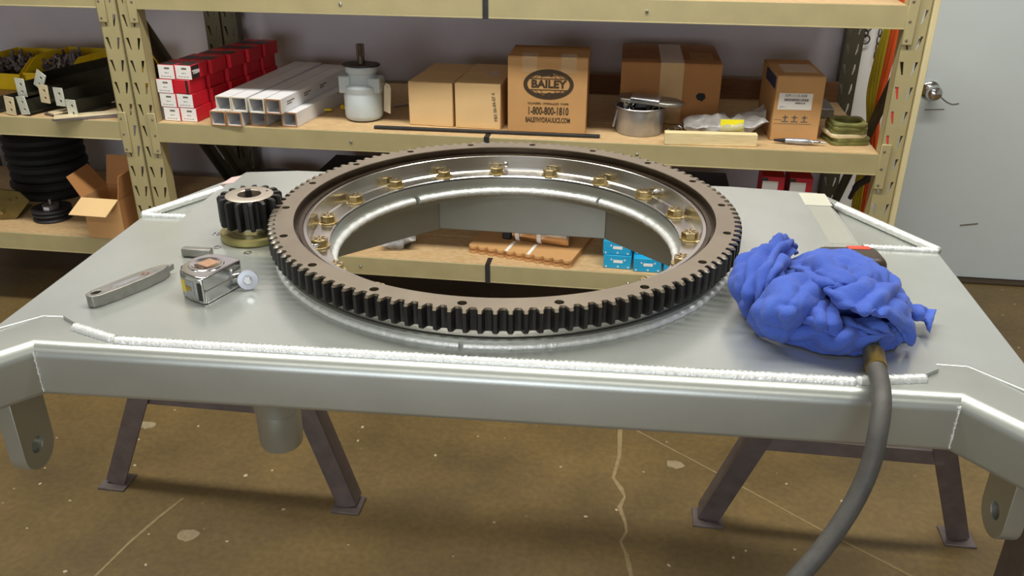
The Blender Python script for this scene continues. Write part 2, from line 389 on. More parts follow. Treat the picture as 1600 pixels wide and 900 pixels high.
def make_rack(x0, x1, label, rivet_x, strap_x, panel, low_top=SH_LOW):
    w = 0.069
    rk = thing('storage_rack', label, 'storage rack', ((x0+x1)/2, FY, 0))
    ox = (x0+x1)/2
    pm = post_mb(w, PH)
    first = pm.build('post', M['rack'], rk); first.location = (x0-ox, 0, 0)
    p = first.copy(); col.objects.link(p); p.parent = rk; p.location = (x1-w-ox, 0, 0)
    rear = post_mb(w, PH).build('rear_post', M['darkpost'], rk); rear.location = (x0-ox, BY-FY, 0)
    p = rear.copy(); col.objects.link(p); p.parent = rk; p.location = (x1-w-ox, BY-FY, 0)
    for x in (x0, x1-w):
        for y in (0, BY-FY):
            MB().box(x-ox, x-ox+w, y-0.008, y+0.055, 0, 0.004).build('foot_plate', M['rack'], rk)
    a, b = x0 + w - ox, x1 - w - ox
    for zt in (SH_TOP, SH_MID, low_top):
        for y, fr in ((-0.004, 1), (BY-FY+0.012, 0)):
            mb = MB()
            sg = 1 if fr else -1
            ya, yb = (y, y+0.004)
            mb.box(a-0.004, b+0.004, ya, yb, zt-0.069, zt)                     # web
            mb.box(a-0.004, b+0.004, ya, ya+0.030, zt-0.069, zt-0.065)         # bottom lip
            mb.box(a-0.004, b+0.004, ya+0.020, ya+0.045, zt-0.022, zt-0.018)   # deck seat
            mb.build('beam', M['rack'], rk, bevel=0.0015, seg=1)
            if fr:
                for side, xx in ((1, a), (-1, b)):
                    q = MB().box(min(xx, xx-side*0.032), max(xx, xx-side*0.032), -0.0075, -0.001, zt-0.115, zt+0.035)
                    q = q.build('beam_connector', M['rack'], rk, bevel=0.004, seg=2)
                    for dz in (0.012, -0.045, -0.10):
                        xr = xx - side*0.012
                        MB().lathe([(0.0001, 0.003), (0.003, 0.002), (0.0045, 0)], 10, 0, Matrix.Translation((xr, -0.0075, zt+dz)) @ Matrix.Rotation(R(90), 4, 'X')).build('rivet', M['inkgrey'], q)
                for rx in rivet_x:
                    MB().lathe([(0.0001, 0.004), (0.004, 0.003), (0.006, 0)], 12, 0, Matrix.Translation((rx-ox, -0.004, zt-0.036)) @ Matrix.Rotation(R(90), 4, 'X')).build('stud', M['chrome'], rk)
                for sx in strap_x:
                    MB().box(sx-ox-0.009, sx-ox+0.009, -0.0062, -0.0035, zt-0.0705, zt+0.001).box(sx-ox-0.009, sx-ox+0.009, -0.0062, 0.06, zt+0.0, zt+0.0015).build('black_strap', M['black'], rk)
        # deck boards: three planks lying between front and rear beams
        D = BY - FY
        for k in range(3):
            ya = 0.002 + k*(D+0.006)/3; yb = ya + (D+0.006)/3 - 0.003
            MB().box(a+0.001, b-0.001, ya, yb, zt-0.017, zt+0.0005).build('deck_board', M['wood'], rk, bevel=0.001, seg=1)
    # end frame diagonals
    for x in (x0 + 0.034, x1 - 0.034):
        for (za, zb, ya, yb) in ((1.13, 0.26, 0.03, D-0.10+0.06), (0.20, 0.95, D*0.99, D)):
            if za < zb: continue
            for off in (0.0, ):
                dx = x - ox
                A = Vector((dx, 0.03, za)); B = Vector((dx, D+0.01, zb))
                dirv = (B-A).normalized(); nz = Vector((0, -dirv.z, dirv.y)); hw = 0.019
                vs = [A+nz*hw, A-nz*hw, B-nz*hw, B+nz*hw]; th_ = Vector((0.0035, 0, 0))
                mb = MB().add([v-th_ for v in vs] + [v+th_ for v in vs], [(0,1,2,3),(7,6,5,4),(0,4,5,1),(1,5,6,2),(2,6,7,3),(3,7,4,0)])
                vs2 = [A+nz*hw, A+nz*(hw-0.004), B+nz*(hw-0.004), B+nz*hw]; t2 = Vector((0.03, 0, 0))
                mb.add(vs2 + [v+t2 for v in vs2], [(0,1,2,3),(7,6,5,4),(0,4,5,1),(1,5,6,2),(2,6,7,3),(3,7,4,0)])
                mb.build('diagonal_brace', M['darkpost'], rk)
    if panel:
        MB().box(x1-ox+0.001, x1-ox+0.018, -0.012, 0.05, 0.002, PH).build('edge_board', M['cream'], rk, bevel=0.002)
        for zz in (0.946, 0.868, 0.79):
            pass
    return rk
rackR = make_rack(-1.737, 0.853, 'tan steel storage rack holding the cardboard boxes and hydraulic motor', [-0.96, 0.02], [-0.485], True)
rackL = make_rack(-3.03, -1.7425, 'tan steel storage rack holding yellow bins and steel brackets', [], [], False, 0.328)

# red paint dabs behind three slots of the end post
for k in (10, 11, 12):
    zz = 0.03 + k*0.0762 + 0.038; xx = 0.784 + 0.069/4 + 0.442
    MB().prism([(-0.002, -0.019), (0.006, -0.019), (0.0045, 0.019), (-0.0065, 0.019)], 0.0, 0.0008, T=Matrix.Translation((xx, 0.0025, zz)) @ FRONT).build('red_paint_dab', M['redlabel'], rackR)

# ------------------------------------------------------------------ machine frame (silver) on its stands
CX, CY, ZT = -0.2236, 1.495, 0.974
TYAW = R(2.2)
TABLE = Matrix.Translation((CX, CY, ZT)) @ Matrix.Rotation(TYAW, 4, 'Z')
def tw(x, y, z=0.0): return TABLE @ Vector((x, y, z + 0.0008))
fr = thing('machine_frame', 'silver painted steel machine frame with a round opening and angled arms', 'machine frame', (CX, CY, ZT), TYAW)
TB = -0.092; TT = -0.006
def bar(name, a, b, wdt, z0, z1, m, extra=0.0, ends=None, bevel=0.012):
    """rectangular tube between plan points a and b (centre line), optional explicit quad"""
    if ends: poly = ends
    else:
        A = Vector(a); B = Vector(b); d = (B-A).normalized(); n = Vector((-d.y, d.x)) * wdt/2
        poly = [A+n, A-n, B-n, B+n]; poly = [(p.x, p.y) for p in poly]
    o = MB().prism(poly, z0, z1).build(name, m, fr, bevel=bevel, seg=4)
    if bevel: o.modifiers['bevel'].angle_limit = R(60)
    return o
S2 = 0.7071
# front tube with mitred ends and the two forward arms: one rounded section swept along the outer edge
TW = 0.090
def section(w, z0, z1, r, n=12):
    pts = []
    for (rr, fx, fz, a0) in ((0.021, 0, 1, 180), (0.0004, 1, 1, 90), (0.010, 1, 0, 0), (0.010, 0, 0, -90)):
        cx = w-rr if fx else rr; cz = z1-rr if fz else z0+rr; r = rr
        for i in range(n+1):
            a = R(a0 - 90*i/n); pts.append((cx + r*cos(a), cz + r*sin(a)))
    return pts
def swept(name, A, mA, B, mB, dzB=0.0, m=None):
    sec = section(TW, TB, TT, 0.0105)
    va = [(A[0]+mA[0]*o, A[1]+mA[1]*o, z) for o, z in sec]; vb = [(B[0]+mB[0]*o, B[1]+mB[1]*o, z+dzB) for o, z in sec]
    k = len(sec)
    fs = [(i, (i+1) % k, k+(i+1) % k, k+i) for i in range(k)] + [tuple(range(k)), tuple(range(2*k-1, k-1, -1))]
    return MB().add(va+vb, fs).build(name, m or M['silver_dk'], fr, smooth=True, ang=28)
PL, PR = (-0.6455, -0.470), (0.6625, -0.470)
swept('front_tube', PL, (-0.428, 1), PR, (0.428, 1))
for sx, P in ((-1, PL), (1, PR)):
    L = 0.40; E = (P[0]+sx*0.69*L, P[1]-0.724*L)
    swept('arm', P, (0.428*sx, 1), E, (0.724*sx, 0.69), -0.018)
# side tubes and rear tube
bar('side_tube', 0, 0, 0, TB, TT, M['silver'], ends=[(-0.630, -0.379), (-0.630, 0.052), (-0.741, 0.052), (-0.737, -0.434), (-0.685, -0.380)], bevel=0.003)
bar('side_tube', 0, 0, 0, TB, TT, M['silver'], ends=[(0.640, -0.379), (0.640, 0.046), (0.799, 0.044), (0.784, -0.466), (0.702, -0.380)], bevel=0.003)
bar('rear_tube', 0, 0, 0, TB, TT, M['silver_dk'], ends=[(-0.638, 0.270), (-0.285, 0.270), (-0.285, 0.344), (-0.638, 0.340)])
bar('rear_tube', 0, 0, 0, TB, TT, M['silver_dk'], ends=[(0.295, 0.270), (0.654, 0.270), (0.654, 0.348), (0.295, 0.348)])
# rear wings: sloping web plus flat triangular gusset
for sx, A, B, Cc, K, O in ((-1, (-0.741, 0.053), (-0.646, 0.223), (-0.650, 0.053), (-0.638, 0.340), (-0.752, 0.075)),
                           (1, (0.799, 0.045), (0.668, 0.270), (0.664, 0.047), (0.654, 0.345), (0.812, 0.068))):
    bar('rear_arm', 0, 0, 0, TB, TT, M['silver'], ends=[A, B, K, O], bevel=0.003)
    bar('gusset', 0, 0, 0, -0.03, -0.012, M['silver_dk'], ends=[A, B, Cc], bevel=0.0)
    def bead(p, q, r, name='weld_bead', z=TT+0.001, n=None, amp=0.25):
        n = n or int((Vector(q)-Vector(p)).length/0.004)
        pts = [(p[0]+(q[0]-p[0])*i/n, p[1]+(q[1]-p[1])*i/n, z) for i in range(n+1)]
        rr = [r*(1-amp+amp*2*((i % 2)*0.55+0.45*random.random())*0.9) for i in range(n+1)]
        return MB().tube(pts, rr, 7).build(name, M['weld'], fr, smooth=True, ang=80)
    bead(A, B, 0.0090, amp=0.08); bead(A, Cc, 0.0066)  # A to B bead stands for a glossy rounded edge, highlight in its colour
# deck under the plate (four webs leave the middle open) and the inner cross members
MZ0, MZ1 = -0.121, -0.0345
bar('cross_member', 0, 0, 0, MZ0, MZ1, M['silver_dk'], ends=[(-0.188, 0.338), (0.189, 0.318), (0.215, 0.347), (-0.215, 0.347)], bevel=0.0015)
bar('diagonal_member', 0, 0, 0, MZ0, MZ1, M['silver_dk'], ends=[(-0.189, 0.337), (-0.605, -0.079), (-0.645, -0.03), (-0.265, 0.346)], bevel=0.0015)
bar('diagonal_member', 0, 0, 0, MZ0, MZ1, M['silver_dk'], ends=[(0.190, 0.317), (0.600, -0.093), (0.655, -0.04), (0.275, 0.346)], bevel=0.0015)
plate = MB().prism([(-0.535, -0.436), (0.532, -0.434), (0.632, -0.417), (0.655, -0.40), (0.657, 0.20), (0.64, 0.335), (0.46, 0.356), (-0.52, 0.354), (-0.632, 0.33), (-0.648, 0.21), (-0.6475, -0.384), (-0.612, -0.407)],
                   -0.006, 0.0, holes=[circle(0, 0, 0.3225, 96)]).build('top_plate', M['silver'], fr)
# weld beads along the front edge of the plate
bead((-0.532, -0.4435), (0.532, -0.4415), 0.0085, z=-0.0062, amp=0.16)
bead((-0.612, -0.413), (-0.535, -0.442), 0.0080, z=-0.004, amp=0.16)
bead((0.534, -0.441), (0.630, -0.424), 0.0082, z=-0.004, amp=0.16)
# mounting ring with inner and outer weld
MB().lathe([(0.4130, 0.0), (0.4130, 0.0120), (0.3215, 0.0122), (0.3205, -0.020), (0.3215, -0.034), (0.340, -0.034), (0.340, 0.0)], 120, closed=True).build('mounting_ring', M['silver_dk'], fr, smooth=True)
def ringweld(Rr, z, r, a0, a1, name='ring_weld'):
    n = int(abs(a1-a0)/360*2*pi*Rr/0.005)
    pts = [(Rr*cos(R(a0+(a1-a0)*i/n)), Rr*sin(R(a0+(a1-a0)*i/n)), z) for i in range(n+1)]
    rr = [r*(0.86+0.22*random.random()) for i in range(n+1)]
    return MB().tube(pts, rr, 8).build(name, M['weld'], fr, smooth=True, ang=80)
ringweld(0.3185, -0.017, 0.0085, 58, 132.0); ringweld(0.3185, -0.017, 0.0085, 134, 248); ringweld(0.3185, -0.017, 0.0085, -40, 56.5); ringweld(0.3185, -0.017, 0.0085, 250, 318)
ringweld(0.4135, 0.0025, 0.0060, 180, 267); ringweld(0.4135, 0.0025, 0.0062, 268, 360); ringweld(0.4135, 0.0025, 0.0055, 0, 180)
# mitre weld lines on the front face
for (x, sgn) in ((-0.6455, -1), (0.6625, 1)):
    pts = [(x + 0.0006*random.uniform(-1, 1), -0.4705, TT - 0.010 - (TT-TB-0.018)*i/24) for i in range(25)]
    MB().tube(pts, [0.0013*random.uniform(0.5, 1.4) for _ in pts], 5).build('mitre_weld', M['weld'], fr, smooth=True)
# tapped holes round the pinion flange, tape remnants and marks on the plate
PX, PY = -0.4725, -0.0365
for (x, y) in ((-0.548, -0.036), (-0.520, -0.098), (-0.455, -0.117)):
    MB().lathe([(0.0075, 0), (0.0072, 0.0012), (0.0045, 0.0013), (0.0042, 0.0002)], 16, 0, Matrix.Translation((x, y, 0))).build('tapped_hole', M['chrome'], fr, smooth=True)
MB().box(0.60, 0.655, 0.255, 0.33, -0.0001, 0.0006, T=Matrix.Rotation(R(0), 4, 'Z')).build('masking_tape', M['masking'], fr)
MB().box(0.605, 0.65, 0.05, 0.25, -0.0001, 0.0003).build('tape_residue', mat('tape_residue', lin(180, 182, 172), 0.36, 0.5, 0.03, 10), fr)
MB().prism([(-0.655, 0.24), (-0.632, 0.255), (-0.632, 0.305), (-0.65, 0.29)], -0.0055, 0.0007).build('pink_mark', M['pink'], fr)
# pivot lugs under the forward arms
def lug(cx, cy):
    w, h, t = 0.076, 0.158, 0.027
    prof = [(-w/2, 0), (w/2, 0), (w/2, -h+w/2)] + [(w/2*cos(-pi*i/14), -h+w/2+w/2*sin(-pi*i/14)) for i in range(1, 14)] + [(-w/2, -h+w/2)]
    mb = MB().prism(list(reversed(prof)), -t/2, t/2, holes=[circle(-0.004, -h+w/2+0.006, 0.0135, 24)])
    o = mb.build('pivot_lug', M['silver_dk'], fr, bevel=0.002)
    o.data.transform(Matrix.Translation((cx, cy, TB-0.001)) @ Matrix(((0, 0, 1, 0), (1, 0, 0, 0), (0, 1, 0, 0), (0, 0, 0, 1))))
    return o
lug(-0.718, -0.437); lug(0.776, -0.437)
# pinion bearing housing hanging below the frame
MB().lathe([(0.0001, TB+0.001), (0.056, TB+0.001), (0.056, -0.33), (0.050, -0.345), (0.0475, -0.385), (0.0455, -0.387), (0.0455, -0.452), (0.0445, -0.454), (0.0445, -0.466), (0.041, -0.474), (0.0001, -0.474)], 48, 0, Matrix.Translation((PX, PY-0.0, 0))).build('bearing_housing', M['silver_dk'], fr, smooth=True)

# ------------------------------------------------------------------ A-frame stands
def stand(label, feet, apex, yb, bar_z, group='angle iron stands under the frame'):
    rt = thing('angle_iron_stand', label, 'stand', ((feet[0][0]+feet[1][0])/2, (feet[0][1]+feet[1][1])/2, 0), 0, group)
    ox, oy = rt.location.x, rt.location.y
    ap = Vector((apex[0]-ox, apex[1]-oy, apex[2]))
    tops = []
    for i, (fx, fy) in enumerate(feet):
        F = Vector((fx-ox, fy-oy, 0.006)); top = ap + Vector((-0.035 if i == 0 else 0.035, 0, 0)); tops.append((F, top))
        d = (top-F).normalized(); side = Vector((0, 1, 0)); u = d.cross(side).normalized(); w = d.cross(u).normalized()
        L = (top-F).length; t = 0.006; a = 0.055
        sgn = 1 if i == 0 else -1
        T = Matrix(((u.x*sgn, w.x, d.x, F.x), (u.y*sgn, w.y, d.y, F.y), (u.z*sgn, w.z, d.z, F.z), (0, 0, 0, 1)))
        wy = -1 if w.y > 0 else 1
        mb = MB().box(-a/2, a/2, 0, t*wy, 0, L, T=T).box(a/2-t, a/2, 0, -a*wy*0.9, 0, L, T=T)
        mb.build('leg', M['leg'], rt, bevel=0.001, seg=1)
        MB().box(F.x-0.04, F.x+0.04, F.y-0.03, F.y+0.045, 0.0, 0.007).build('foot_pad', M['leg'], rt, bevel=0.001, seg=1)
    p = []
    for F, top in tops:
        k = (bar_z-F.z)/(top.z-F.z); p.append(F + (top-F)*k)
    MB().box(p[0].x, p[1].x, min(p[0].y, p[1].y)+0.008, min(p[0].y, p[1].y)+0.014, bar_z-0.02, bar_z+0.02).box(p[0].x, p[1].x, min(p[0].y, p[1].y)+0.008, min(p[0].y, p[1].y)+0.045, bar_z+0.014, bar_z+0.02).build('cross_bar', M['leg'], rt, bevel=0.001, seg=1)
    MB().box(ap.x-0.05, ap.x+0.05, ap.y-0.05, ap.y+0.03, apex[2]-0.012, apex[2]-0.0005).build('saddle', M['leg'], rt, bevel=0.001, seg=1)
    return rt
ZF = ZT + TB
stand('angle iron A-frame stand below the pinion end, beside the bearing housing', [(-1.405, 1.83), (-0.715, 1.83)], (-0.985, 1.80, ZF), 0, 0.31)
stand('angle iron A-frame stand behind the hanging hose', [(0.272, 1.92), (0.925, 1.94)], (0.565, 1.76, ZF), 0, 0.30)
# plain post under the right forward arm, at the picture edge
ps = thing('support_post', 'grey square support post at the right edge under the frame arm', 'post', (0.655, 1.10, 0))
MB().box(-0.04, 0.04, -0.03, 0.05, 0.008, ZF-0.02).build('column', M['leg'], ps, bevel=0.004)
MB().box(-0.08, 0.08, -0.07, 0.09, 0.0, 0.008).build('base_plate', M['leg'], ps, bevel=0.001)
MB().box(-0.05, 0.06, -0.035, 0.06, ZF-0.02, ZF-0.001).build('head_pad', M['black'], ps, bevel=0.002)

# ------------------------------------------------------------------ slewing ring bearing
RZ = 0.065                                   # top of the ring above the plate
sr = thing('slewing_ring', 'large toothed slewing ring bearing lying on the silver frame', 'ring gear', tw(0, 0, 0.0185), TYAW)
NT = 122; HPH = R(-112.5); Z0 = RZ - 0.0185
def gear_profile(n, rr, rt, rel=0.0, flank=0.0):
    P = []
    p = 2*pi/n
    for i in range(n):
        a = i*p
        for r, q in ((rr, -0.29), (rr+(rt-rr)*0.55, -0.215), (rt-(rt-rr)*0.12, -0.15), (rt, -0.115), (rt, 0.115), (rt-(rt-rr)*0.12, 0.15), (rr+(rt-rr)*0.55, 0.215), (rr, 0.29), (rr-0.0008, 0.5)):
            P.append((r*cos(a+q*p), r*sin(a+q*p)))
    return P
def gear_mb(n, rr, rt, ri, zb, zt, ch, holes=(), nin=120):
    """gear ring: steel faces (slot 0), dark flanks (slot 1)"""
    mb = MB()
    L = [(zt, gear_profile(n, rr, rt-ch)), (zt-ch*1.1, gear_profile(n, rr, rt)), (zb+ch, gear_profile(n, rr, rt)), (zb, gear_profile(n, rr, rt-ch))]
    k = len(L[0][1]); vs = []
    for z, P in L: vs += [(x, y, z) for x, y in P]
    fs = []
    for q in range(3):
        for i in range(k):
            j = (i+1) % k
            fs.append((q*k+i, q*k+j, (q+1)*k+j, (q+1)*k+i))
    top_i = [circle(0, 0, ri, nin)] + list(holes)
    mb.add(vs, [f for f in fs[:k]], 0)
    mb.add(vs, [f for f in fs[k:]], 1)
    for z in (zt, zb):
        loops = [L[0][1]] + top_i
        tri = tessellate_polygon([[Vector((x, y, 0)) for x, y in lp] for lp in loops])
        flat = [(x, y, z) for lp in loops for x, y in lp]
        mb.add(flat, tri, 0)
    for lp in top_i:
        m = len(lp)
        mb.add([(x, y, zt) for x, y in lp] + [(x, y, zb) for x, y in lp], [(i, (i+1) % m, m+(i+1) % m, m+i) for i in range(m)], 2 if len(lp) < 30 else 0)
    return mb
holes = [circle(0.4022*cos(HPH+k*pi/9), 0.4022*sin(HPH+k*pi/9), 0.0072, 16) for k in range(18)]
g = gear_mb(NT, 0.4135, 0.4265, 0.3816, 0.0275-0.0185, Z0, 0.0035, holes).build('gear_ring', [M['steel'], M['black_oxide'], M['steel']], sr)
MB().lathe([(0.3814, Z0-0.002), (0.3814, Z0-0.017), (0.3735, Z0-0.017), (0.3735, Z0-0.0125), (0.3665, Z0-0.0125), (0.3665, Z0-0.017), (0.3655, Z0-0.017)], 160).build('seal_groove', M['groove'], sr, smooth=True)
MB().lathe([(0.3812, Z0-0.018), (0.3655, Z0-0.018), (0.3655, Z0-0.0145), (0.3598, Z0-0.0135), (0.3588, Z0-0.0145), (0.3570, Z0-0.0455), (0.3545, Z0-0.0478), (0.3240, Z0-0.0482), (0.3227, Z0-0.0492), (0.3222, Z0-0.0515), (0.405, Z0-0.0515), (0.405, Z0-0.018)], 180, closed=True).build('inner_race', M['polished'], sr, smooth=True, ang=30)
def bolt_mb():
    mb = MB()
    mb.lathe([(0.0001, 0), (0.0185, 0), (0.0185, 0.003), (0.0001, 0.003)], 24)
    hexa = circle(0, 0, 0.0152, 6)
    mb.prism(hexa, 0.003, 0.0150)
    mb.prism(circle(0, 0, 0.0125, 12), 0.0150, 0.0158)
    return mb
zb_ = Z0 - 0.0482
proto = None
for k in range(18):
    a = HPH + k*pi/9 + R(11.9)
    if proto is None:
        b = bolt_mb().build('bolt', M['gold'], sr, bevel=0.0012)
        mk = MB()
        for q in range(6):
            T = Matrix.Rotation(q*pi/3+0.3, 4, 'Z')
            mk.box(0.004, 0.0112, -0.0011, 0.0011, 0.0158, 0.0163, T=T)
        b2 = mk.build('grade_reflection', M['ink'], b)  # radial grade lines, dark reflection on the head put into their colour
        proto = (b, b2)
    else:
        b = proto[0].copy(); col.objects.link(b); b.parent = sr
        c = proto[1].copy(); col.objects.link(c); c.parent = b
    b.location = (0.3395*cos(a), 0.3395*sin(a), zb_); b.rotation_euler = (0, 0, random.uniform(0, 1))
# grease fittings in the inner wall
for a in (R(96), R(36), R(-155)):
    T = Matrix.Rotation(a, 4, 'Z') @ Matrix.Translation((0.3575, 0, Z0-0.032)) @ Matrix.Rotation(R(-90), 4, 'Y')
    MB().lathe([(0.0045, -0.002), (0.0045, 0.004), (0.003, 0.006), (0.0026, 0.010), (0.0036, 0.012), (0.0001, 0.015)], 12, 0, T).build('grease_fitting', M['chrome'], sr, smooth=True)

# ------------------------------------------------------------------ pinion on its flange
fg = MB().lathe([(0.022, 0.0), (0.0605, 0.0), (0.0615, 0.002), (0.0615, 0.012), (0.0590, 0.0150), (0.022, 0.0150)], 64, closed=True).build('pinion_flange', M['flange'], smooth=True)
fg.location = tw(PX, PY, 0); tag(fg, 'round yellow zinc flange between the small pinion and the plate', 'flange')
pn = thing('pinion_gear', 'small thick toothed pinion gear meshing with the big ring', 'gear', tw(PX, PY, 0.0156), TYAW + R(4.4))
gear_mb(15, 0.0435, 0.0585, 0.0215, 0.012, 0.066, 0.003, (), 40).build('toothed_body', [M['black_oxide'], M['black_oxide'], M['steel']], pn)
hb = MB().lathe([(0.0215, 0.0), (0.040, 0.0), (0.0405, 0.0115), (0.0215, 0.0115)], 48, closed=True).build('hub', M['polished'], pn, smooth=True)
fc = MB().lathe([(0.0213, 0.0655), (0.0213, 0.0668), (0.0222, 0.0676), (0.0405, 0.0676), (0.0435, 0.0662)], 48)
fc.lathe([(0.0213, 0.0), (0.0213, 0.0665)], 40)
fc.build('turned_face', M['brushed'], pn, smooth=True)
MB().box(-0.0050, 0.0050, 0.017, 0.0285, 0.052, 0.0679, T=Matrix.Rotation(R(22), 4, 'Z')).build('keyway', M['dark'], pn)
MB().cyl(0, 0, 0.0625, 0.0682, 0.0022, 10, T=Matrix.Rotation(R(-60), 4, 'Z') @ Matrix.Translation((0, 0.033, 0))).build('dowel_hole', M['dark'], pn)

# ------------------------------------------------------------------ loose things on the plate
ky = MB().box(-0.027, 0.027, -0.0075, 0.0075, 0, 0.0155).build('key_stock', M['cast'], bevel=0.002)
ky.location = tw(-0.537, -0.142, 0); ky.rotation_euler = (0, 0, TYAW + R(-1)); tag(ky, 'short square steel key lying behind the tape measure', 'steel key')

kn = thing('utility_knife', 'worn grey metal utility knife lying on the plate', 'knife', tw(-0.583, -0.288, 0.0), TYAW + R(61))
def knife_outline(grow=0.0):
    top = [(-0.076, 0.004), (-0.073, 0.011), (-0.060, 0.0155), (-0.03, 0.0165), (0.01, 0.0175), (0.045, 0.0165), (0.062, 0.012), (0.072, 0.006)]
    bot = [(0.072, 0.001), (0.055, -0.008), (0.02, -0.0125), (-0.03, -0.0135), (-0.062, -0.012), (-0.073, -0.008), (-0.076, -0.002)]
    return list(reversed(top + bot))
b = MB().prism(knife_outline(), 0.0, 0.019, holes=[[( -0.060+0.0085*cos(t), 0.003+0.006*sin(t)) for t in [2*pi*i/18 for i in range(18)]]]).build('body', M['cast'], kn, bevel=0.005, seg=3)
MB().prism([(0.060, 0.010), (0.061, -0.003), (0.083, 0.004), (0.084, 0.006)], 0.006, 0.016).build('nose', M['cast'], kn, bevel=0.001)
MB().lathe([(0.0065, 0.0186), (0.0062, 0.0196), (0.0045, 0.0192), (0.0001, 0.0185)], 20, 0, Matrix.Translation((0.028, 0.002, 0))).build('screw', M['copper'], kn, smooth=True)
MB().prism([(-0.035, -0.004), (0.012, -0.005), (0.016, 0.003), (-0.03, 0.006)], 0.0185, 0.01945).build('worn_panel', M['alu'], kn, bevel=0.0004)

tm = thing('tape_measure', 'chrome cased tape measure lying between the utility knife and the ring, yellow patch on it', 'tape measure', tw(-0.456, -0.273, 0.0), TYAW + R(69))
# local x: along the flat underside of the case, y: towards the rounded top, z: up (case lies on its side)
out = [(-0.044, -0.034), (0.040, -0.034), (0.046, -0.031), (0.046, 0.000)] + [(0.004+0.041*cos(t), 0.0+0.040*sin(t)) for t in [pi*i/16*1.0 for i in range(1, 15)]] + [(-0.041, 0.0), (-0.0445, -0.02)]
out = [(-0.042, -0.034), (0.038, -0.034), (0.042, -0.030), (0.042, 0.012), (0.034, 0.030), (0.016, 0.038), (-0.006, 0.038), (-0.026, 0.033), (-0.038, 0.022), (-0.044, 0.004), (-0.0455, -0.012), (-0.0455, -0.028)]
MB().prism(out, 0.0, 0.046).build('case', M['chrome'], tm, bevel=0.004, seg=3)
MB().lathe([(0.0290, 0.0452), (0.0275, 0.0475), (0.0235, 0.0478), (0.0215, 0.0468), (0.0001, 0.0466)], 40, 0, Matrix.Translation((0.0, 0.002, 0))).build('raised_bezel', M['chrome'], tm, smooth=True)
MB().prism([(-0.017, -0.010), (0.016, -0.014), (0.018, 0.010), (-0.012, 0.015)], 0.0464, 0.0472, T=Matrix.Translation((0.0, 0.002, 0))).build('worn_label', mat('worn_label', lin(190, 150, 122), 0.4, 0.6, 0.12, 120), tm)
MB().prism([(-0.016, -0.0112), (-0.010, -0.0115), (-0.008, 0.012), (-0.0125, 0.014)], 0.0473, 0.0476, T=Matrix.Translation((0.0, 0.002, 0))).build('dark_gouge', M['ink'], tm)
MB().box(-0.0490, -0.0452, -0.034, -0.022, 0.003, 0.043).build('mouth', M['chrome'], tm, bevel=0.001)
MB().box(-0.0500, -0.0488, -0.0325, -0.0245, 0.008, 0.038).build('end_hook', M['dark'], tm)
# nose plate with yellow print, follows the rounded front
def tm_face(y0, y1, z0, z1, off):
    pts = [(-0.0455, -0.012), (-0.044, 0.004), (-0.038, 0.022), (-0.026, 0.033)]
    ys = [p[1] for p in pts]
    def xat(y):
        for (xa, ya), (xb, yb) in zip(pts, pts[1:]):
            if ya <= y <= yb: return xa+(xb-xa)*(y-ya)/(yb-ya)
        return pts[0][0] if y < ys[0] else pts[-1][0]
    n = 6; V = []
    for i in range(n+1):
        y = y0+(y1-y0)*i/n; x = xat(y)-off
        V += [(x, y, z0), (x, y, z1), (x+0.002, y, z0), (x+0.002, y, z1)]
    F = []
    for i in range(n):
        o = 4*i; F += [(o, o+1, o+5, o+4), (o+2, o+6, o+7, o+3), (o+1, o+3, o+7, o+5), (o, o+4, o+6, o+2)]
    F += [(0, 2, 3, 1), (4*n, 4*n+1, 4*n+3, 4*n+2)]
    return MB().add(V, F)
tm_face(-0.012, 0.024, 0.010, 0.036, 0.0008).build('nose_plate', M['alu'], tm)
tm_face(0.007, 0.020, 0.0125, 0.0335, 0.0016).build('yellow_print', mat('dull_yellow_print', lin(206, 180, 60), 0.4, 0.3, 0.1, 60), tm)
tm_face(-0.006, 0.006, 0.019, 0.0255, 0.0016).build('yellow_print', M['brass'], tm)
MB().box(-0.0451, 0.0421, -0.0345, -0.0338, 0.0220, 0.0238).build('case_seam', M['inkgrey'], tm)

bt = thing('zinc_bolt', 'bright zinc bolt lying on its washer head beside the tape measure', 'bolt', tw(-0.396, -0.262, 0.0), TYAW + R(20))
TBt = Matrix.Translation((0, 0, 0.0165)) @ Matrix.Rotation(R(82), 4, 'X')
MB().lathe([(0.0001, 0.003), (0.0075, 0.003), (0.0085, 0.0022), (0.0165, 0.0020), (0.0170, 0.0), (0.0155, -0.001), (0.0001, -0.001)], 32, 0, TBt).build('washer_head', M['alu'], bt, smooth=True)
MB().lathe([(0.0062, -0.001), (0.0062, -0.020), (0.0001, -0.0205)], 16, 0, TBt).build('shank', M['chrome'], bt, smooth=True)
MB().prism(circle(0, 0, 0.0062, 6), 0.0028, 0.0062, T=TBt).build('drive_hex', M['chrome'], bt, bevel=0.0006)

# air tool half hidden behind the rag, its hose hanging over the frame edge
at = thing('air_tool', 'dark brown air tool body mostly covered by the blue rag', 'air tool', tw(0.605, -0.165, 0.0), TYAW + R(4))
MB().box(-0.058, 0.050, 0.02, 0.088, 0.0, 0.050).build('motor_housing', M['tool'], at, bevel=0.016, seg=4)
MB().box(-0.005, 0.032, 0.066, 0.080, 0.0498, 0.0506).build('red_label', M['redlabel'], at)
hd = MB().tube(smooth_path([(0.0, 0.04, 0.035), (-0.005, -0.03, 0.032), (-0.015, -0.10, 0.028), (-0.022, -0.155, 0.024)], 5), 0.015, 16).build('handle', M['tool'], at, smooth=True)
hs = thing('air_hose', 'dark grey rubber air hose with brass end hanging over the frame edge', 'hose', tw(0.574, -0.372, 0.0), 0)
base = hs.location.copy()
def hp(px_list): return [Vector(p) - base for p in px_list]
f0 = Vector((0.3560, 1.150, 0.997)); f1 = Vector((0.3525, 1.115, 0.9960)); f2 = Vector((0.3475, 1.072, 0.9940))
